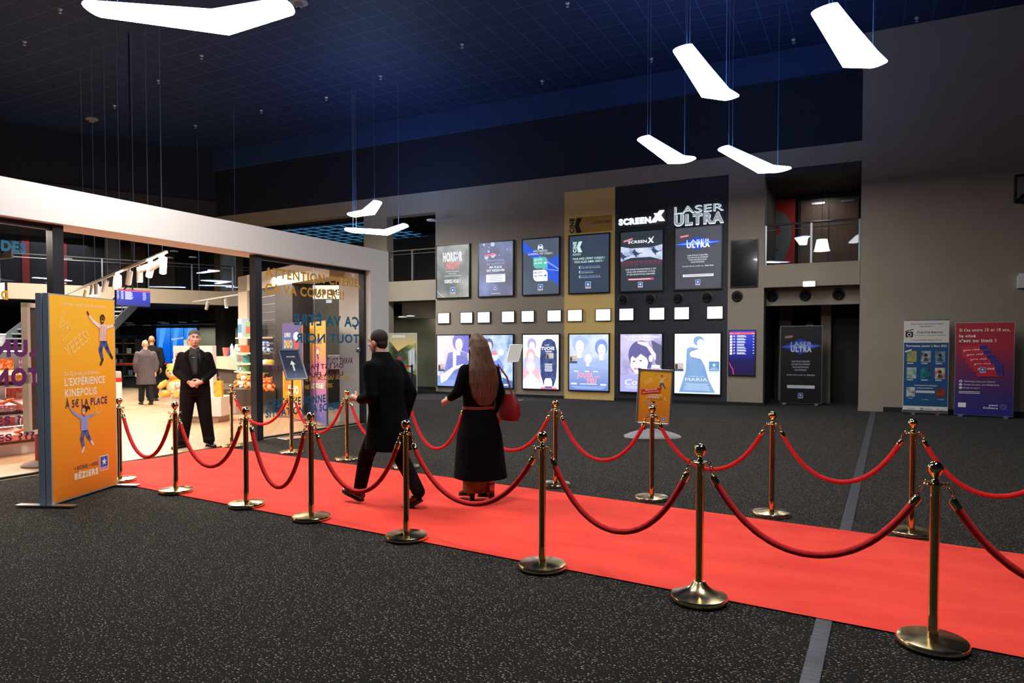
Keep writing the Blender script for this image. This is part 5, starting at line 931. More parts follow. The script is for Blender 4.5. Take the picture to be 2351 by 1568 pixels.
# ================================================================ SIGNS, STANDEES AND BANNERS IN THE HALL
def t_laser(P): P.rect(0, 0, 1, 1, M('black print', (5, 5, 8), .4), 1); p_laser(P, 0, k=.16)
standee(1790, 1886, 929, 748, 19.1, 'dark LASER ULTRA standee in the right passage', t_laser, c0=aty(1790, 929, 20.72), c1=aty(1886, 931, 20.72))
def t_jungle(P):
    P.rect(0, 0, 1, 1, noise_mat('jungle print', [(16, 30, 18), (50, 74, 40), (110, 124, 66), (196, 176, 96)], 2.2, .5, 6), 1); P.poly([(0, 0), (1, 0), (1, .16), (.75, .2), (.5, .3), (.3, .14), (0, .2)], grad_mat('jungle sky', 1.5, 2.3, [(220, 190, 110), (96, 130, 140)], .5), 2)
    P.poly([(.78, .3), (.95, .22), (.98, .6), (.8, .68)], M('waterfall print', (170, 186, 190)), 3); P.stroke([(.85, .3), (.84, .62)], .03, M('white ink', (240, 240, 240)), 4); P.stroke([(.92, .28), (.92, .6)], .02, M('white ink', (240, 240, 240)), 4)
    P.poly([(0, .5), (.3, .36), (.55, .5), (.7, .62), (1, .7), (1, 1), (0, 1)], noise_mat('jungle foreground', [(14, 26, 20), (40, 66, 44)], 6, .5), 4); P.lines(.3, .035, .75, 2, .02, M('white ink', (240, 240, 240)), 5, .5, True); P.ell(.55, .42, .07, .035, M('rust print', (150, 60, 40)), 5); P.poly([(.45, .46), (.65, .46), (.7, .6), (.42, .6)], M('slate blue print', (50, 70, 120)), 5)
standee(880, 957, 906, 765, 22, 'green jungle film standee with waterfall, left of the poster wall', t_jungle, c0=aty(872, 905, 19.3), c1=aty(957, 907, 19.3), edge=m_white)
def t_club(P):
    w = M('white ink', (240, 240, 240)); bk = M('black ink', (30, 30, 34)); bl = M('club blue', (24, 84, 136), .5); P.rect(0, 0, 1, 1, M('cream print', (232, 228, 220), .5), 1); P.rect(0, .24, 1, .93, bl, 2)
    P.text('Vous voulez découvrir le cinéma', (.14, .025, .88, .043), bk, 3, 0, shear=.2); P.text('autrement ?', (.36, .052, .64, .07), bk, 3, 0, shear=.2); P.text('Ciné-Club Biterrois', (.29, .115, .87, .137), bk, 3, .02); P.text('Présentation - Projection - Échanges', (.24, .153, .93, .165), bk, 3); P.text('Tous les vendredis 18h30 et 20h30', (.15, .203, .84, .217), bk, 3)
    P.rect(.03, .12, .2, .18, bk, 3); P.stroke([(.03, .115), (.2, .095)], .02, bk, 3); P.ell(.115, .152, .05, .022, w, 4); P.ell(.115, .152, .03, .014, bk, 5); P.text('Programme: Janvier à Mars 2025', (.05, .262, .96, .285), w, 4, .03)
    cs = [[(90, 150, 120), (220, 180, 60)], [(24, 30, 60), (200, 200, 210)], [(140, 190, 230), (90, 70, 60)], [(60, 140, 140), (220, 220, 200)], [(14, 34, 70), (40, 160, 170)], [(230, 222, 204), (200, 90, 50)]]
    for i in range(6):
        x = .07 + (i % 3) * .32; y = .33 + (i // 3) * .18; P.rect(x, y, x + .22, y + .12, noise_mat('film thumbnail %d' % i, cs[i], 9, .5), 4); P.lines(x + .01, y + .13, x + .2, 1, .012, w, 4, .8)
        if i in (1, 2, 5): P.ell(x + .11, y + .045, .04, .02, M('thumbnail hair', (50, 36, 32)), 5, 12); P.poly([(x + .05, y + .11), (x + .08, y + .07), (x + .14, y + .07), (x + .18, y + .11)], M('thumbnail coat', (70, 80, 90)), 5)
    P.rect(.02, .32, .18, .335, w, 6, 22); P.text('L\'évènement du trimestre', (.25, .695, .76, .71), w, 4, .02); P.lines(.3, .73, .68, 1, .01, w, 4, .6, True); P.rect(.29, .76, .71, .785, w, 4); P.text('Que vive le cinéma !', (.31, .766, .69, .779), bl, 5)
    P.rect(.07, .725, .27, .83, noise_mat('film thumbnail 7', [(226, 230, 236), (120, 130, 140)], 12, .5), 4); P.rect(.74, .73, .93, .83, noise_mat('film thumbnail 8', [(60, 50, 44), (180, 60, 50)], 9, .5), 4); P.text('À 18h30', (.1, .84, .22, .852), w, 4); P.text('Le 14 Mars', (.42, .85, .58, .862), w, 4); P.text('À 20h30', (.78, .845, .92, .857), w, 4)
    P.rect(.4, .95, .45, .975, M('social blue', (30, 80, 160)), 3); P.text('f', (.415, .955, .435, .972), w, 4, .04); P.rect(.76, .955, .81, .978, M('social coral', (214, 100, 110)), 3); P.ell(.785, .9665, .012, .007, w, 4, 12); P.lines(.48, .96, .7, 1, .01, bk, 3, .4); P.lines(.1, .96, .33, 1, .01, bk, 3, .4); P.lines(.83, .965, .98, 1, .01, bk, 3, .4)
a = aty(2072, 948, 19.2); c = aty(2176, 953, 19.2); r = standee(2075, 2180, 950, 735, 17, 'white and blue roll-up banner of the Ciné-Club Biterrois against the right wall', t_club, c0=a, c1=c, d=.004, edge=m_white, name='rollup_banner', feet=False)
L_ = (c - a); L_.z = 0; MB().obox((0, .02, .055), (L_.length + .04, .14, .09), m_alu, Matrix.Rotation(math.atan2(L_.y, L_.x), 3, 'Z'), .02).build('cassette', r)
for t in (-.25, .25): MB().box(t - .04, t + .04, -.22, .2, 0, .012, m_alu).build('foot', r)
MB().obox((0, .0, 2.25), (L_.length, .03, .03), m_alu).build('top_rail', r); r2 = MB().tube([(0, .03, .1), (0, .03, 2.16)], .01, m_alu, 6).build('support_pole', r)
def t_pass(P):
    w = M('white ink', (240, 240, 240)); P.rect(0, 0, 1, 1, grad_mat('pass ground', .05, 2.15, [(20, 30, 130), (60, 30, 110), (110, 26, 86), (170, 20, 50), (180, 14, 30)]), 1)
    P.text('Si t\'as entre 15 et 18 ans,', (.06, .06, .93, .092), w, 3, .02); P.text('le ciné', (.06, .125, .35, .155), w, 3, .04); P.text('c\'est no limit !', (.06, .175, .7, .207), w, 3, .04)
    for i in range(5):
        x = .11 + i * .065; y = .245 + i * .05; P.rect(x, y, x + .44, y + .135, grad_mat('pass card', 1.3, 1.65, [(196, 20, 50), (216, 26, 54)]), 4 + i * 3, 6 - i * 1.2); P.poly([(x + .3, y), (x + .44, y - .005), (x + .46, y + .12), (x + .36, y + .125)], M('card blue', (50, 40, 130)), 5 + i * 3); P.text('pass ciné', (x + .03, y + .035, x + .31, y + .058), w, 6 + i * 3, .02, rot=5 - i)
    P.logo(.48, .51, .13, 20)
    for i, s in enumerate(('Télécharge l\'app pass Culture', 'Choisis ton pass ciné KINEPOLIS', 'Profite un max !')): P.ell(.1, .635 + i * .036, .03, .014, w, 3, 16); P.text(str(i + 1), (.09, .628 + i * .036, .11, .642 + i * .036), M('ink violet', (90, 30, 90)), 4); P.text(s, (.15, .627 + i * .036, (.7, .76, .43)[i], .641 + i * .036), w, 3, .01)
    P.lines(.07, .745, .52, 2, .016, w, 3, .4); P.rect(.06, .87, .2, .92, w, 3); P.text('pass', (.6, .875, .75, .893), w, 3, .04); P.text('Culture', (.5, .905, .75, .925), w, 3, .04)
    for k in range(12): P.ell(.84 + .035 * math.cos(k * PI / 6), .9 + .019 * math.sin(k * PI / 6), .022, .012, M('pass flower', (120, 110, 190)), 3, 12)
    P.ell(.84, .9, .02, .011, M('pass flower core', (40, 40, 130)), 4)
standee(2192, 2332, 957, 740, 17, 'red to blue pass Culture standee against the right wall', t_pass, c0=aty(2190, 955, 19.15), c1=aty(2326, 962, 18.95))
# tilted menu-board style sign holders
def sign_stand(px, py, w, h, zc, label, fn, rz, tilt=.5, back=m_white):
    p = atz(px, py); r = thing('sign_holder', (p.x, p.y, .002), label, 'sign stand', None, rz); MB().obox((0, 0, .006), (.42, .34, .012), m_alu, None, .004).build('base', r); MB().tube([(0, .0, .01), (0, 0, zc)], .018, m_alu, 12).build('pole', r)
    R = Matrix.Rotation(-tilt, 3, 'X'); c = Vector((0, -.02, zc)); mb = MB()
    for x0, x1, z0, z1 in ((-w / 2, w / 2, h / 2 - .025, h / 2), (-w / 2, w / 2, -h / 2, -h / 2 + .025), (-w / 2, -w / 2 + .025, -h / 2, h / 2), (w / 2 - .025, w / 2, -h / 2, h / 2)): mb.obox(c + R @ Vector(((x0 + x1) / 2, -.008, (z0 + z1) / 2)), (x1 - x0, .022, z1 - z0), m_alu, R)
    mb.build('frame', r); mb = MB(); mb.obox(c, (w - .03, .012, h - .03), m_alu, R); P = Print(mb, c + R @ Vector((-w / 2 + .02, -.007, -h / 2 + .02)), R @ Vector((w - .04, 0, 0)), R @ Vector((0, 0, h - .04))); fn(P); mb.build('print', r); return r
def t_acc(P):
    P.rect(0, 0, 1, 1, grad_mat('slate blue sheet', 1.0, 1.5, [(110, 120, 140), (38, 50, 72), (34, 46, 66)], .35), 1); w = M('white ink', (240, 240, 240)); P.text('ACCUEIL', (.28, .2, .74, .245), w, 2, .02); P.poly([(.46, .72), (.54, .72), (.54, .5), (.64, .5), (.5, .36), (.36, .5), (.46, .5)], w, 2); P.ell(.5, .86, .06, .03, M('sheet mark', (90, 120, 180)), 2)
sign_stand(672, 1006, .42, .6, 1.3, 'tilted silver framed ACCUEIL sign with white arrow in front of the glass', t_acc, 1.3, .5)
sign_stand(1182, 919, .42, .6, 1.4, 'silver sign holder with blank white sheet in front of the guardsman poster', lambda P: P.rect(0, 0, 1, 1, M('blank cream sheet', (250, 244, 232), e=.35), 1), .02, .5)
# pavement sign with orange poster
def t_prol(P):
    P.rect(0, 0, 1, 1, grad_mat('small orange print', .4, 1.3, [(226, 124, 14), (240, 150, 16), (250, 186, 30)]), 1); ln = M('pale line print', (255, 214, 130)); P.text('POUR TOUS · TOUS LES FILMS', (.15, .03, .85, .045), wi, 3); P.text('YEEES!', (.12, .16, .42, .24), ln, 3, 0, rot=30)
    jumper(P, .66, .14, .2, (250, 190, 150), (70, 90, 150), (190, 110, 80), (60, 50, 40), 8)
    P.rect(.06, .34, .68, .43, M('red band print', (214, 40, 30)), 20, 8); P.text('PROLONGATION', (.19, .345, .56, .37), wi, 21, .03, rot=8); P.text('jusqu\'au dimanche 9 février', (.1, .39, .64, .41), wi, 21, .01, rot=8)
    P.text('L\'EXPÉRIENCE', (.28, .45, .74, .475), wi, 3, .03); P.text('KINEPOLIS', (.28, .49, .64, .515), wi, 3, .03); P.text('À 5€ LA PLACE', (.28, .53, .76, .555), pi_, 3, .03); P.stroke([(.85, .48), (.82, .52), (.88, .55)], .01, ln, 3)
    jumper(P, .38, .66, .22, (150, 150, 214), (80, 100, 160), (232, 170, 130), (70, 36, 20), 8, longhair=True, shoes=(240, 236, 232)); P.text('BÉZIERS', (.5, .93, .72, .95), wi, 3, .04); P.logo(.84, .93, .08, 3)
p = atz(1497, 1003); r = thing('pavement_sign', (p.x, p.y, 0), 'small orange PROLONGATION poster in silver frame on a grey moulded base', 'pavement sign', None, YAW - .06); mgb = M('grey moulded plastic', (150, 152, 156), .5)
mb = MB(); rings = []
for t in range(9):
    x = -.5 + t / 8; w_ = .2 + .08 * (1 - (x / .5) ** 2) if 0 < t < 8 else .1; h = .02 + .12 * (1 - abs(x / .52) ** 1.6); rings.append([(x, -w_, 0), (x, -w_ * .9, h * .5), (x, -w_ * .45, h), (x, w_ * .45, h), (x, w_ * .9, h * .5), (x, w_, 0)])
mb.rings([q[::-1] for q in rings], mgb); mb.build('base', r)
for x in (-.13, .13): MB().tube([(x, 0, .1), (x, 0, .26)], .016, m_black, 8).build('spring_post', r)
mb = MB(); w_, z0, z1 = .31, .22, 1.22; R = Matrix.Rotation(.05, 3, 'Y'); c = Vector((0, 0, 0)); fr = .035
for x0, x1, a, bb in ((-w_, w_, z1 - fr, z1), (-w_, w_, z0, z0 + fr), (-w_, -w_ + fr, z0, z1), (w_ - fr, w_, z0, z1)): mb.obox(R @ Vector(((x0 + x1) / 2, -.012, (a + bb) / 2)), (x1 - x0, .036, bb - a), m_alu, R, .006)
for sx in (-w_ + .02, w_ - .02):
    for sz in (z0 + .02, z1 - .02): mb.obox(R @ Vector((sx, -.014, sz)), (.055, .042, .055), M('dark corner cap', (90, 92, 96), .4), R, .01)
mb.build('frame', r); mb = MB(); mb.obox(R @ Vector((0, 0, (z0 + z1) / 2)), (2 * w_ - .04, .02, z1 - z0 - .04), m_black, R); P = Print(mb, R @ Vector((-w_ + fr, -.011, z0 + fr)), R @ Vector((2 * w_ - 2 * fr, 0, 0)), R @ Vector((0, 0, z1 - z0 - 2 * fr)), .0006); t_prol(P); mb.build('print', r)
# emergency light, wall speaker, lighting truss, lamp reflection built as a hanging lamp
r = thing('emergency_light', (-1.32, W, 3.24), 'bright cool white emergency light on the band over the right passage', 'emergency light'); MB().box(-.15, .15, -.06, -.002, -.07, .07, m_white).build('housing', r); MB().box(-.125, .125, -.075, -.06, -.055, .055, M('lit emergency lens', (225, 232, 255), e=14)).build('lens', r)
q = aty(2344, 645, 19.4); r = thing('wall_speaker', (q.x + .02, 19.5, q.z), 'small white box on the right wall at the photo edge', 'speaker'); MB().box(-.08, .08, -.16, -.002, -.16, .12, m_white).build('housing', r); MB().box(-.05, .05, -.1, -.01, .12, .17, m_white).build('bracket', r)
q = aty(2335, 430, 19.2); r = thing('wall_truss', (q.x + .3, 19.5, q.z), 'black metal bracket high on the right wall at the photo edge', 'bracket'); mb = MB(); s_ = .3
for a_, c_ in (((-s_, -.1, -s_), (-s_, -.1, s_)), ((-s_, -.1, -s_), (s_, -.1, -s_)), ((-s_, -.1, s_), (s_, -.1, s_)), ((-s_, -.1, -s_), (s_, -.1, s_)), ((s_, -.1, -s_), (s_, -.1, s_)), ((0, -.1, 0), (0, -.002, 0))): mb.tube([a_, c_], .03, m_black, 8)
mb.build('truss_frame', r)
q = aty(1887, 563, 21.6); r = thing('pendant_lamp', q, 'glass reflection built as a small bucket-shaped hanging lamp in the upper right gallery', 'lamp'); MB().lathe([(.22, -.16), (.2, -.155), (.14, .16), (0, .17)], mat=M('reflected lamp glow', (250, 244, 230), e=2.6), n=24).build('reflected_shade', r); MB().tube([(0, 0, .16), (0, 0, 6.14 - q.z)], .006, m_black, 5).build('cable', r)  # a lamp's reflection in the gallery glass, modelled as a solid hanging lamp
q = aty(1859, 744, 22.9); r = thing('wall_box', (q.x, 22.96, q.z), 'small pale box on the wall above the dark standee in the right passage', 'box'); MB().box(-.1, .1, -.06, 0, -.06, .06, m_alu).build('housing', r)
# sprinkler heads and detectors on the ceiling
spr = None
for i, (x, y) in enumerate(((138, 20), (56, 95), (463, 127), (1061, 101), (874, 174), (364, 184), (749, 223), (899, 272), (1245, 185), (1303, 6), (1496, 134), (1822, 90), (2105, 40), (600, 253), (449, 288), (136, 315), (263, 242), (1058, 245))):
    p = atz(x, y, 9.35)
    if p.y > 19.5 or p.y < 0: continue
    lab = 'small sprinkler head on the dark ceiling, %s' % ('top left corner', 'left edge', 'below the big lamp', 'right of the big lamp', 'upper centre', 'left, below the big lamp end', 'centre left', 'centre, above the far lamps', 'centre right', 'top edge, right of centre', 'left of the upper right lamps', 'between the two upper right lamps', 'above the right wall', 'low, left of centre', 'low, far left', 'lowest, far left', 'left, beside the round detector', 'low centre')[i]
    if spr is None:
        spr = thing('sprinkler_head', p, lab, 'sprinkler', 'sprinkler heads on the ceiling'); ms = M('pale sprinkler metal', (200, 206, 216), .4, .3); MB().lathe([(.05, 0), (.05, -.02), (.02, -.05), (0, -.05)][::-1], mat=ms, n=12).build('body', spr); MB().lathe([(0, -.1), (.035, -.1), (.035, -.09), (0, -.09)], mat=ms, n=10).build('deflector', spr)
    else: o = copy_tree(spr); o.location = p; o['label'] = lab
for i, (x, y, l) in enumerate(((211, 272, 'round ceiling detector left of centre'), (686, 2, 'round ceiling detector beside the big lamp tip'), (28, 378, 'round ceiling detector at the far left'))):
    r = thing('ceiling_detector', atz(x, y, 9.35), l, 'detector', 'round ceiling detectors'); MB().lathe([(.2, 0), (.2, -.04), (.1, -.06), (.07, -.14), (0, -.15)][::-1], mat=M('grey detector', (150, 150, 156), .5), n=20).build('body', r); MB().lathe([(0, -.2), (.04, -.19), (.03, -.15), (0, -.15)], mat=m_black, n=12).build('sensor', r)
# ================================================================ PEOPLE
def cloth(name, cols, sc, rough=.9, **k):
    m = noise_mat(name, cols, sc, rough, **k); t = NT(m); t.b.inputs['Specular IOR Level'].default_value = .08; p, x = t.pos()
    mp = t.new('ShaderNodeMapping'); mp.inputs['Scale'].default_value = (1, 1, .45); t.l(p, mp.inputs[0]); n = t.new('ShaderNodeTexNoise', Scale=9.0, Detail=3.0, Distortion=.6); t.l(mp.outputs[0], n.inputs['Vector']); t.bump(n.outputs[0], .55, .03); return m
def blob(name, mb, vox, mat, parent=None, smooth=6, mats=None):
    """weld overlapping closed volumes into one continuous skin"""
    o = mb.build(name); m = o.modifiers.new('r', 'REMESH'); m.mode = 'VOXEL'; m.voxel_size = vox; m.adaptivity = 0
    s = o.modifiers.new('s', 'SMOOTH'); s.factor = .5; s.iterations = smooth
    dg = bpy.context.evaluated_depsgraph_get(); me = bpy.data.meshes.new_from_object(o.evaluated_get(dg)); old = o.data; o.modifiers.clear(); o.data = me; bpy.data.meshes.remove(old)
    me.materials.clear(); me.materials.append(mat); me.polygons.foreach_set('use_smooth', [True] * len(me.polygons))
    if parent: o.parent = parent
    return o
def ering(c, rx, ry, n=24, tx=0, rot=0, sq=2.0):
    out = []
    for i in range(n):
        a = 2 * PI * i / n; ca, sa = math.cos(a), math.sin(a); k = 1 / ((abs(ca) ** sq + abs(sa) ** sq) ** (1 / sq)) if sq != 2 else 1
        x, y = rx * ca * k, ry * sa * k; out.append(Vector((c[0] + x * math.cos(rot) - y * math.sin(rot), c[1] + x * math.sin(rot) + y * math.cos(rot), c[2] + x * tx)))
    return out
def loft(mb, rows, mat, sq=2.3): return mb.rings([ering((r[0], r[1], r[2]), r[3], r[4], tx=(r[5] if len(r) > 5 else 0), sq=sq) for r in rows], mat)
def limb(mb, pts, rad, mat):
    P = [Vector(p) for p in pts]; Q = []; R_ = []
    for i in range(len(P) - 1):
        for k in range(5): t = k / 5; Q.append(P[i].lerp(P[i + 1], t)); R_.append(rad[i] * (1 - t) + rad[i + 1] * t)
    Q.append(P[-1]); R_.append(rad[-1]); mb.tube(Q, R_, mat, 14)
    for p, r in zip(P, rad): mb.sph(p, r, mat, 14, 10)
    return mb
def head(mb, c, mat, yaw=0, s=1.0, pitch=0):
    R = Matrix.Rotation(yaw, 3, 'Z') @ Matrix.Rotation(pitch, 3, 'X'); c = Vector(c); f = lambda x, y, z: c + R @ Vector((x * s, y * s, z * s))
    mb.sph(f(0, .015, .03), (.076 * s, .094 * s, .095 * s), mat, 24, 16, R); mb.sph(f(0, -.02, -.035), (.062 * s, .072 * s, .085 * s), mat, 20, 14, R); mb.sph(f(0, -.055, -.088), (.034 * s, .03 * s, .024 * s), mat, 14, 10, R)
    mb.tube([f(0, -.088, .022), f(0, -.104, -.012), f(0, -.108, -.026), f(0, -.092, -.036)], [.009 * s, .012 * s, .015 * s, .011 * s], mat, 10)
    for q in (-1, 1):
        mb.sph(f(q * .077, .012, -.012), (.011 * s, .019 * s, .031 * s), mat, 12, 8, R); mb.sph(f(q * .04, -.07, -.02), (.022 * s, .016 * s, .02 * s), mat, 10, 8, R); mb.sph(f(q * .03, -.086, .034), (.024 * s, .01 * s, .008 * s), mat, 10, 8, R)
    for z, w in ((-.056, .024), (-.067, .022)): mb.sph(f(0, -.089, z), (w * s, .01 * s, .006 * s), mat, 12, 8, R)
    return f, R
def face(parent, f, R, s=1.0, brow=(60, 50, 44)):
    mb = MB(); w = M('eye white', (225, 220, 214), .3); k = M('dark iris', (40, 30, 26), .2); bw = M('brow hair %s' % (brow,), brow, .9); lp = M('lips', (170, 100, 90), .5)
    for q in (-1, 1):
        mb.sph(f(q * .031, -.081, .018), (.0125 * s, .009 * s, .0065 * s), w, 12, 8, R); mb.sph(f(q * .031, -.088, .018), (.0055 * s, .004 * s, .0055 * s), k, 10, 8, R)
        mb.tube([f(q * .014, -.095, .033), f(q * .032, -.097, .039), f(q * .05, -.086, .034)], [.003 * s, .0045 * s, .002 * s], bw, 8)
    mb.tube([f(-.024, -.093, -.06), f(0, -.1, -.059), f(.024, -.093, -.06)], [.002 * s, .0045 * s, .002 * s], lp, 8); mb.build('face', parent)
def finger_hand(mb, wrist, d, nrm, mat, curl=.5, side=1, s=1.0):
    """palm and five bent fingers; d points along the hand, nrm out of the back of the hand"""
    d = Vector(d).normalized(); nrm = Vector(nrm); nrm = (nrm - d * nrm.dot(d)).normalized(); w = d.cross(nrm) * side; W_ = Vector(wrist)
    mb.tube([W_ - d * .02, W_ + d * .03 * s, W_ + d * .075 * s, W_ + d * .092 * s], [.026 * s, .031 * s, .034 * s, .028 * s], mat, 14); 
    for q in (-.022, .0, .022): mb.tube([W_ + d * .01 * s + w * q * .8, W_ + d * .088 * s + w * q * 1.1], [.016 * s, .013 * s], mat, 10)
    for i, (o, L) in enumerate(((.031, .068), (.0105, .078), (-.0105, .072), (-.031, .056))):
        p = W_ + d * .085 * s + w * o * s; a = curl * .5; pts = [p]; 
        for k, (fr, cu) in enumerate(((.45, 1), (.3, 1.1), (.25, .8))): a += curl * cu * (.3 if k == 0 else 1); pts.append(pts[-1] + (d * math.cos(a) - nrm * math.sin(a)) * L * fr * s)
        mb.tube(pts, [.0098 * s, .009 * s, .0082 * s, .0068 * s], mat, 10); mb.sph(pts[-1], .0068 * s, mat, 10, 8)
    p = W_ + d * .02 * s + w * .028 * s; q1 = p + (d * .6 + w * .7 - nrm * .2).normalized() * .04 * s; q2 = q1 + (d * .85 + w * .25 - nrm * .35).normalized() * .032 * s; q3 = q2 + (d * .9 - w * .1 - nrm * .4).normalized() * .024 * s
    mb.tube([p, q1, q2, q3], [.016 * s, .012 * s, .0105 * s, .008 * s], mat, 10); mb.sph(q3, .008 * s, mat, 10, 8)
class Feet:
    def __init__(s, r): s.r = r
def shoe(mb, c, rz, mat, sole, L=.29, heel=.02, pitch=0, extra=None):
    if isinstance(mb, Feet):
        q = MB(); shoe(q, c, rz, mat, sole, L, heel, pitch)
        if extra: extra(q)
        return q.build('shoe', mb.r)
    return shoe_mesh(mb, c, rz, mat, sole, L, heel, pitch)
def shoe_mesh(mb, c, rz, mat, sole, L=.29, heel=.02, pitch=0):
    R = Matrix.Rotation(rz, 3, 'Z') @ Matrix.Rotation(pitch, 3, 'X'); c = Vector(c); prof = [(.07, .036, .05, .075), (.05, .042, .05, .09), (0, .043, .045, .085), (-.06, .046, .034, .062), (-.12, .05, .026, .044), (-.17, .046, .022, .036), (-.205, .03, .018, .026), (-.215, .01, .014, .016)]
    rows = []
    for y, w, zc, h in prof: rows.append([c + R @ Vector((w * math.cos(a), y * L / .29, max(.012, .012 + h * .55 * (1 + math.sin(a))))) for a in [2 * PI * i / 16 for i in range(16)]])
    mb.rings(rows, mat); sl = [(.03, .075), (.042, .03), (.04, -.03), (.05, -.1), (.046, -.17), (.02, -.215), (-.02, -.215), (-.046, -.17), (-.05, -.1), (-.04, -.03), (-.042, .03), (-.03, .075)]
    V = [c + R @ Vector((x * 1.04, y * L / .29, z)) for z in (0, .016) for x, y in sl]; n = len(sl); mb.add(V, [tuple(range(n)), tuple(range(2 * n - 1, n - 1, -1))] + [(i, n + i, n + (i + 1) % n, (i + 1) % n) for i in range(n)], sole)
m_skin = noise_mat('light skin', [(214, 164, 138), (226, 178, 152)], 30, .5); m_hand = noise_mat('warm skin', [(206, 134, 112), (222, 156, 134)], 30, .5)
m_suit = cloth('black suit cloth', [(19, 16, 15), (24, 20, 19)], 30, .8); m_shirt = M('black shirt', (16, 16, 16), .6); m_tie = M('dark grey tie', (44, 44, 44), .5); m_shoe = M('polished black leather', (14, 13, 13), .18, coat=.5); m_sole = M('rubber sole', (10, 10, 10), .7)
# ---- guard ----
gpos = Vector((-9.62, 7.7, .007)); gyaw = math.atan2(9.6, 7.7)
r = thing('person', gpos, 'man in black suit and tie with clasped hands, standing guard at the shop entrance', 'person', None, gyaw); S = 1.88 / 1.80
H = lambda *v: tuple(k * S for k in v)
bd = MB(); loft(bd, [H(0, .0, .84, .15, .10), H(0, 0, .95, .175, .12), H(0, 0, 1.1, .165, .115), H(0, -.005, 1.25, .18, .12), H(0, 0, 1.38, .19, .12), H(0, .01, 1.45, .15, .09), H(0, .01, 1.5, .07, .07)], m_skin)
limb(bd, [H(0, .01, 1.46), H(0, -.005, 1.6)], [.068 * S, .062 * S], m_skin); f, RH = head(bd, H(0, -.02, 1.675), m_skin, .12, 1.06 * S, .02)
for q in (-1, 1):
    limb(bd, [H(q * .18, .01, 1.4), H(q * .255, .03, 1.15), H(q * .1, -.17, 1.015)], [.055 * S, .045 * S, .03 * S], m_skin); limb(bd, [H(q * .09, 0, .88), H(q * .13, 0, .48), H(q * .185, .02, .1)], [.09 * S, .06 * S, .04 * S], m_skin)
finger_hand(bd, H(.085, -.185, 1.01), (-1, -.25, -.28), (.0, -1, .25), m_skin, .32, 1, S * 1.1); finger_hand(bd, H(-.08, -.165, 1.0), (1, -.05, -.35), (.1, -.9, .4), m_skin, .6, -1, S * 1.05)
blob('body', bd, .0065, m_skin, r, 3)
face(r, f, RH, 1.06 * S, (90, 80, 72))
hr = MB(); hr.sph(f(0, .022, .052), (.08 * S * 1.06, .096 * S * 1.06, .082 * S * 1.06), m_skin, 24, 14, RH); ho = blob('hair', hr, .008, noise_mat('short greying hair', [(52, 46, 40), (112, 104, 96)], 90, .9), r, 2)
jk = MB(); loft(jk, [H(0, .0, .83, .205, .14), H(0, .0, .95, .21, .14), H(0, -.005, 1.1, .20, .145), H(0, -.005, 1.25, .215, .145), H(0, .0, 1.36, .225, .14), H(0, .01, 1.42, .195, .12), H(0, .01, 1.465, .14, .1), H(0, .015, 1.51, .085, .08)], m_suit)
for q in (-1, 1): limb(jk, [H(q * .185, .01, 1.4), H(q * .255, .03, 1.16), H(q * .125, -.155, 1.03)], [.07 * S, .062 * S, .048 * S], m_suit)
blob('jacket', jk, .011, m_suit, r, 4)
tr = MB()
for q in (-1, 1): limb(tr, [H(q * .095, .0, .9), H(q * .135, -.01, .5), H(q * .185, .015, .11)], [.122 * S, .098 * S, .085 * S], m_suit); loft(tr, [H(q * .187, .012, .055, .082, .095), H(q * .185, .012, .12, .088, .1)], m_suit)
loft(tr, [H(0, 0, .78, .17, .125), H(0, 0, .88, .195, .135), H(0, 0, 1.0, .185, .13)], m_suit); blob('trousers', tr, .011, m_suit, r, 4)
sh = MB(); Rt = lambda x, z, y: Vector((x * S, y * S, z * S))
sh.extr([Rt(-.075, 1.5, -.105), Rt(-.09, 1.4, -.137), Rt(-.03, 1.12, -.147), Rt(.03, 1.12, -.147), Rt(.09, 1.4, -.137), Rt(.075, 1.5, -.105)], (0, -.012, 0), m_shirt); sh.build('shirt_front', r)
cl = MB()
for q in (-1, 1):
    cl.extr([Rt(q * .0, 1.475, -.13), Rt(q * .055, 1.465, -.12), Rt(q * .075, 1.535, -.06), Rt(q * .03, 1.53, -.1)][::-q], (0, -.01, 0), m_shirt)
cl.build('collar', r)
tie = MB(); tie.extr([Rt(-.02, 1.48, -.14), Rt(-.026, 1.44, -.146), Rt(-.034, 1.2, -.165), Rt(0, 1.13, -.168), Rt(.034, 1.2, -.165), Rt(.026, 1.44, -.146), Rt(.02, 1.48, -.14)], (0, -.008, 0), m_tie); tie.build('tie', r)
lp = MB()
for q in (-1, 1): lp.extr([Rt(q * .07, 1.5, -.118), Rt(q * .135, 1.45, -.13), Rt(q * .15, 1.4, -.142), Rt(q * .12, 1.39, -.147), Rt(q * .04, 1.12, -.162), Rt(q * .03, 1.12, -.162), Rt(q * .085, 1.4, -.148)][::-q], (0, -.008, 0), m_suit)
lp.build('lapel', r); MB().obox(Rt(-.02, 1.385, -.163), (.04, .006, .009), M('green tie clip', (120, 190, 110), .4)).build('tie_clip', r)
st = Feet(r)
for q, rz in ((1, .35), (-1, -.7)): shoe(st, H(q * .187, -.0, 0), rz, m_shoe, m_sole, .31)

wt = MB(); wt.tube([Rt(.118, 1.045, -.18), Rt(.1, 1.03, -.185)], .036, m_black, 16); wt.build('watch', r)
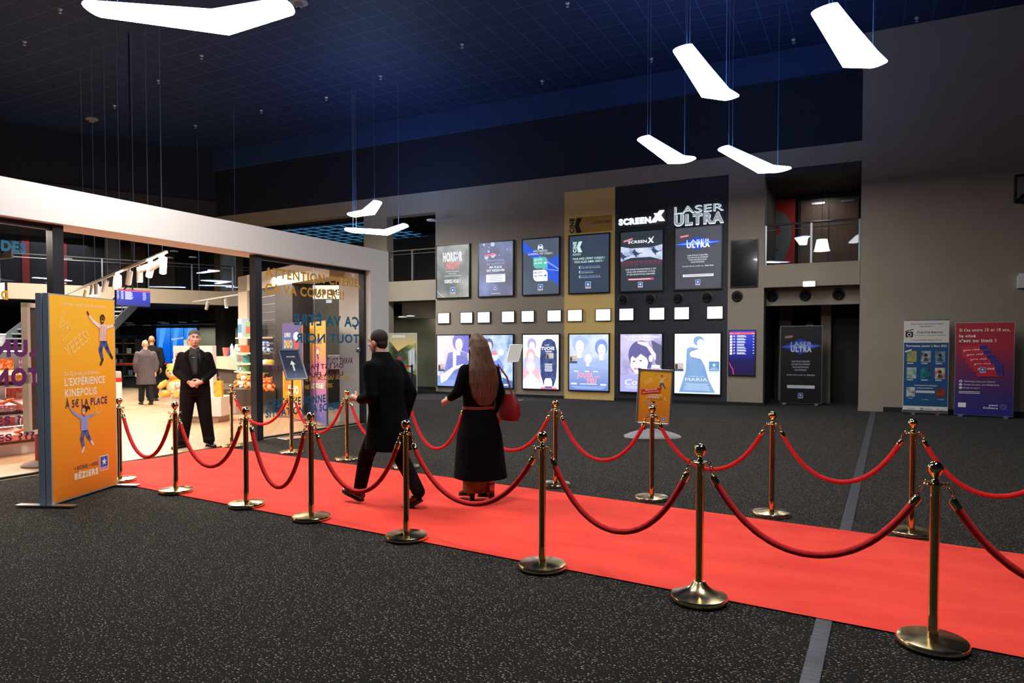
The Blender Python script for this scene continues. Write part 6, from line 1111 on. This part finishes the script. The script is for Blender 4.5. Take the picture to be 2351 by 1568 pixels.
# ---- walking man ----
m_coat = cloth('dark navy coat cloth', [(5, 5, 8), (8, 8, 11)], 20, .9); m_jean = cloth('dark trousers', [(18, 11, 12), (24, 15, 17)], 20); m_skin2 = M('fair skin', (214, 160, 134), .5)
mp = atz(888, 1163); r = thing('person', (mp.x, mp.y, .02), 'man in dark knee-length coat striding left along the red carpet', 'person', None, math.radians(-97)); H = lambda *v: tuple(k * 1.0 for k in v)
bd = MB(); loft(bd, [(0, .0, .86, .14, .1), (0, -.01, 1.0, .15, .11), (0, -.02, 1.2, .165, .115), (0, -.04, 1.38, .18, .11), (0, -.05, 1.45, .14, .08), (0, -.055, 1.5, .065, .065)], m_skin2)
limb(bd, [(0, -.05, 1.46), (0, -.08, 1.58)], [.06, .056], m_skin2); f, RH = head(bd, (0, -.115, 1.655), m_skin2, .05, 1.0, .1)
limb(bd, [(.19, -.04, 1.4), (.24, .04, 1.14), (.2, -.2, 1.08)], [.052, .042, .03], m_skin2); limb(bd, [(-.19, -.04, 1.4), (-.24, .1, 1.14), (-.2, .05, .88)], [.052, .042, .03], m_skin2)
finger_hand(bd, (.2, -.21, 1.085), (-.1, -1, .15), (1, 0, .2), m_skin2, .6, 1); finger_hand(bd, (-.2, .045, .86), (0, -.15, -1), (-1, 0, 0), m_skin2, .5, -1)
limb(bd, [(.08, -.0, .88), (.085, -.2, .5), (.085, -.3, .11)], [.085, .058, .04], m_skin2); limb(bd, [(-.08, .0, .88), (-.08, .12, .48), (-.08, .36, .14)], [.085, .058, .04], m_skin2)
blob('body', bd, .0085, m_skin2, r, 3); face(r, f, RH, 1.0)
hr = MB(); hr.sph(f(0, .025, .045), (.083, .096, .09), m_skin2, 24, 14, RH); hr.sph(f(0, .06, -.01), (.066, .05, .07), m_skin2, 16, 10, RH); blob('hair', hr, .009, M('dark brown hair', (40, 28, 22), .85), r, 2)
ct = MB(); loft(ct, [(0, .03, .57, .215, .255), (0, .03, .75, .21, .22), (0, .02, .95, .2, .17), (0, .0, 1.12, .2, .155), (0, -.02, 1.3, .225, .155), (0, -.04, 1.42, .205, .13), (0, -.05, 1.49, .11, .1), (0, -.06, 1.545, .085, .085)], m_coat)
limb(ct, [(.19, -.04, 1.4), (.245, .05, 1.13), (.2, -.15, 1.085)], [.076, .066, .05], m_coat); limb(ct, [(-.2, -.04, 1.4), (-.26, .1, 1.13), (-.21, .06, .9)], [.08, .068, .055], m_coat); loft(ct, [(0, -.06, 1.5, .1, .1), (0, -.07, 1.56, .085, .09)], m_coat)
blob('coat', ct, .012, m_coat, r, 4)
tr = MB(); limb(tr, [(.085, -.02, .8), (.085, -.2, .5), (.085, -.3, .13)], [.1, .082, .066], m_jean); limb(tr, [(-.08, .02, .8), (-.08, .13, .48), (-.08, .36, .16)], [.1, .08, .066], m_jean); blob('trousers', tr, .012, m_jean, r, 3)
st = Feet(r); shoe(st, (.085, -.34, .035), 0, m_shoe, m_sole, .29, pitch=-.28); shoe(st, (-.08, .33, .03), 0, m_shoe, m_sole, .29, pitch=.5)
# ---- walking woman ----
wp = atz(1100, 1151); r = thing('person', (wp.x, wp.y, .012), 'woman with long brown hair in long black coat, walking away with a red bag', 'person', None, math.radians(-118)); m_wc = cloth('black long coat', [(3, 3, 5), (6, 6, 8)], 16, .9)
bd = MB(); loft(bd, [(0, .0, .9, .14, .1), (0, 0, 1.05, .12, .09), (0, -.01, 1.25, .15, .1), (0, -.01, 1.36, .16, .095), (0, 0, 1.43, .12, .07), (0, 0, 1.48, .055, .055)], m_skin2)
limb(bd, [(0, 0, 1.44), (0, -.03, 1.55)], [.05, .048], m_skin2); f, RH = head(bd, (0, -.05, 1.625), m_skin2, -.1, .95, .08)
limb(bd, [(.165, 0, 1.37), (.24, -.02, 1.15), (.26, -.2, 1.06)], [.045, .036, .026], m_skin2); limb(bd, [(-.165, 0, 1.37), (-.24, .03, 1.12), (-.27, -.02, .9)], [.045, .036, .026], m_skin2)
finger_hand(bd, (.262, -.21, 1.05), (.1, -1, -.3), (.9, .1, .3), m_skin2, .4, 1, .9); finger_hand(bd, (-.272, -.03, .885), (-.05, -.1, -1), (-1, 0, 0), m_skin2, .9, -1, .9)
limb(bd, [(.07, 0, .88), (.07, -.03, .5), (.07, -.05, .13)], [.08, .052, .036], m_skin2); limb(bd, [(-.07, 0, .88), (-.07, .04, .5), (-.07, .13, .14)], [.08, .052, .036], m_skin2)
blob('body', bd, .0085, m_skin2, r, 3); face(r, f, RH, .95)
hr = MB(); hr.sph(f(0, .03, .035), (.09, .1, .1), m_skin2, 24, 14, RH)
hr.rings([ering((0, y, z), rx, ry, 20) for y, z, rx, ry in ((.01, 1.72, .03, .03), (.0, 1.7, .08, .09), (.02, 1.62, .1, .1), (.05, 1.5, .13, .085), (.08, 1.38, .17, .075), (.1, 1.25, .185, .06), (.11, 1.1, .15, .045), (.11, 1.0, .08, .03))], m_skin2)
blob('hair', hr, .01, noise_mat('long brown hair', [(52, 32, 20), (104, 66, 40)], 9, .6, stretch=(6, 6, .6)), r, 3)
ct = MB(); loft(ct, [(0, .03, .25, .275, .27), (0, .02, .4, .26, .25), (0, .01, .7, .24, .2), (0, 0, .98, .165, .14), (0, 0, 1.2, .185, .14), (0, 0, 1.35, .195, .13), (0, .01, 1.42, .15, .1), (0, .01, 1.48, .075, .075)], m_wc)
limb(ct, [(.17, 0, 1.37), (.245, -.02, 1.15), (.26, -.135, 1.09)], [.068, .058, .044], m_wc); limb(ct, [(-.17, 0, 1.37), (-.25, .03, 1.12), (-.272, -.02, .93)], [.068, .058, .048], m_wc); blob('coat', ct, .012, m_wc, r, 4)
MB().rings([ering((0, 0, z), .178, .152, 24) for z in (.97, 1.0)], M('red brown belt', (110, 40, 30), .5)).build('belt', r)
sk = MB(); loft(sk, [(.04, .0, .1, .13, .14), (.03, 0, .3, .14, .15), (0, 0, .5, .14, .14)], m_wc); blob('skirt', sk, .012, noise_mat('olive and wine print cloth', [(54, 16, 24), (120, 110, 40), (60, 26, 30)], 9, .8), r, 3)
st = Feet(r)
for q, y, p in ((1, -.06, 0), (-1, .1, .0)):
    shoe(st, (q * .07, y - .02, .045), 0, m_shoe, m_sole, .25, pitch=.16, extra=lambda w, q=q, y=y: (w.tube([(q * .07, y + .035, .09), (q * .07, y + .035, .0)], [.03, .024], m_sole, 10), w.tube([(q * .07, y + .01, .05), (q * .07, y + .012, .2)], [.042, .046], m_shoe, 14)))
bg = thing('handbag', wp + Vector((0, 0, .012)), 'dark red shoulder bag carried at the walking woman\'s right side', 'bag', None, math.radians(-118)); m_bag = M('dark red leather', (120, 16, 20), .5); mb = MB(); loft(mb, [(-.3, .1, .84, .05, .15), (-.3, .1, .9, .07, .19), (-.3, .1, 1.02, .06, .18), (-.29, .1, 1.12, .03, .13)], m_bag, 3); mb.build('body', bg); MB().tube([(-.29, .0, 1.1), (-.26, .02, 1.3), (-.2, .06, 1.43), (-.26, .14, 1.3), (-.29, .2, 1.1)], .01, m_bag, 8).build('strap', bg)
# ---- two men farther inside ----
def coat_man(pos, rz, Hh, coat, trs, skin, label, hem, bald=True, hair=(30, 24, 20), stride=.12, lean=0):
    k = Hh / 1.8; r = thing('person', pos, label, 'person', None, rz); r.scale = (k, k, k); sk = M('skin %s' % (skin,), skin, .5); mc = cloth('coat cloth %s' % (coat,), [coat, tuple(min(255, c * 1.15) for c in coat)], 14, .8); mt = cloth('trouser cloth %s' % (trs,), [trs, trs], 14)
    bd = MB(); loft(bd, [(0, 0, .86, .14, .1), (0, 0, 1.0, .15, .11), (0, 0, 1.2, .165, .115), (0, 0, 1.38, .18, .11), (0, 0, 1.45, .14, .08), (0, 0, 1.5, .065, .065)], sk); limb(bd, [(0, 0, 1.46), (0, -.03, 1.58)], [.06, .057], sk); f, RH = head(bd, (0, -.05, 1.66), sk, 0, 1.02)
    for q in (-1, 1):
        limb(bd, [(q * .19, 0, 1.4), (q * .25, .05, 1.13), (q * .22, -.08 * q, .9)], [.052, .042, .03], sk); finger_hand(bd, (q * .22, -.09 * q, .87), (0, -.2, -1), (q, 0, 0), sk, .5, q); limb(bd, [(q * .09, 0, .88), (q * .09, -.1 * q * stride * 5, .5), (q * .1, -q * stride, .12)], [.085, .058, .04], sk)
    blob('body', bd, .01, sk, r, 3); face(r, f, RH, 1.02)
    if not bald: h = MB(); h.sph(f(0, .022, .045), (.083, .098, .09), sk, 20, 12, RH); blob('hair', h, .01, M('hair %s' % (hair,), hair, .8), r, 2)
    ct = MB(); loft(ct, [(0, .02, hem, .25, .2), (0, .02, (hem + .95) / 2, .235, .18), (0, .01, .98, .22, .16), (0, 0, 1.2, .225, .155), (0, 0, 1.37, .23, .14), (0, 0, 1.45, .17, .11), (0, 0, 1.53, .08, .08)], mc)
    for q in (-1, 1): limb(ct, [(q * .2, 0, 1.4), (q * .27, .05, 1.13), (q * .235, -.07 * q, .93)], [.078, .068, .056], mc)
    blob('coat', ct, .014, mc, r, 4); tr = MB()
    for q in (-1, 1): limb(tr, [(q * .085, 0, .82), (q * .09, -.1 * q * stride * 5, .5), (q * .1, -q * stride, .12)], [.1, .085, .072], mt)
    blob('trousers', tr, .014, mt, r, 3); st = Feet(r)
    for q in (-1, 1): shoe(st, (q * .1, -q * stride, 0), 0, m_shoe, m_sole, .29)
    return r
p = atz(336, 929); coat_man((p.x, p.y, .007), math.atan2(p.x, -p.y) + .2, 1.79, (92, 84, 88), (44, 44, 48), (226, 184, 150), 'bald man in long grey coat walking away inside the shop', .56)
p = atz(350, 920); coat_man((p.x, p.y, .007), math.atan2(p.x, -p.y) - .1, 1.93, (22, 22, 24), (30, 30, 34), (176, 120, 84), 'taller man in black jacket walking ahead of the man in grey coat', .8)
p = PA - PE * 1.72 + PN * 1.25; coat_man((p.x, p.y, .002), .75, 1.76, (26, 26, 28), (30, 30, 34), (206, 160, 130), 'cashier with dark hair behind the cream service counter', .8, bald=False)
# ================================================================ LIGHT
wd = bpy.data.worlds.new('world'); SC.world = wd; wd.use_nodes = True
wd.node_tree.nodes['Background'].inputs[0].default_value = (.25, .45, 1, 1); wd.node_tree.nodes['Background'].inputs[1].default_value = .02
for (x, y, e) in ((-11.6, 9.0, 260), (-14.5, 10.6, 380), (-10.6, 5.4, 260), (-18, 12.6, 380), (-12.2, 12.2, 160)):  # added warm fills near the track spots, one to brighten the candy bins
    light('shop_fill_light', 'AREA', (x, y, 3.3), e * .6, (1, .84, .68), 1.6)
light('far_gallery_light', 'AREA', (-29.5, 17.0, 5.9), 60, (.8, .88, 1), 3)
light('far_corridor_light', 'AREA', (-28, 22.6, 2.5), 60, (1, .96, .88), 3, 1)
light('far_hall_fill', 'AREA', (-22.5, 13, 5.9), 800, (1, .93, .84), 3)  # added fill without a fitting, brightens the gallery band and stairs
light('left_passage_light', 'AREA', (-13.8, 21.2, 2.9), 14, (1, .96, .86), .5)
light('right_gallery_light', 'AREA', (-1.2, 22.0, 6.05), 14, (1, .95, .88), .4)
light('left_gallery_light', 'AREA', (-14, 22.0, 6.05), 10, (1, .95, .88), .4)
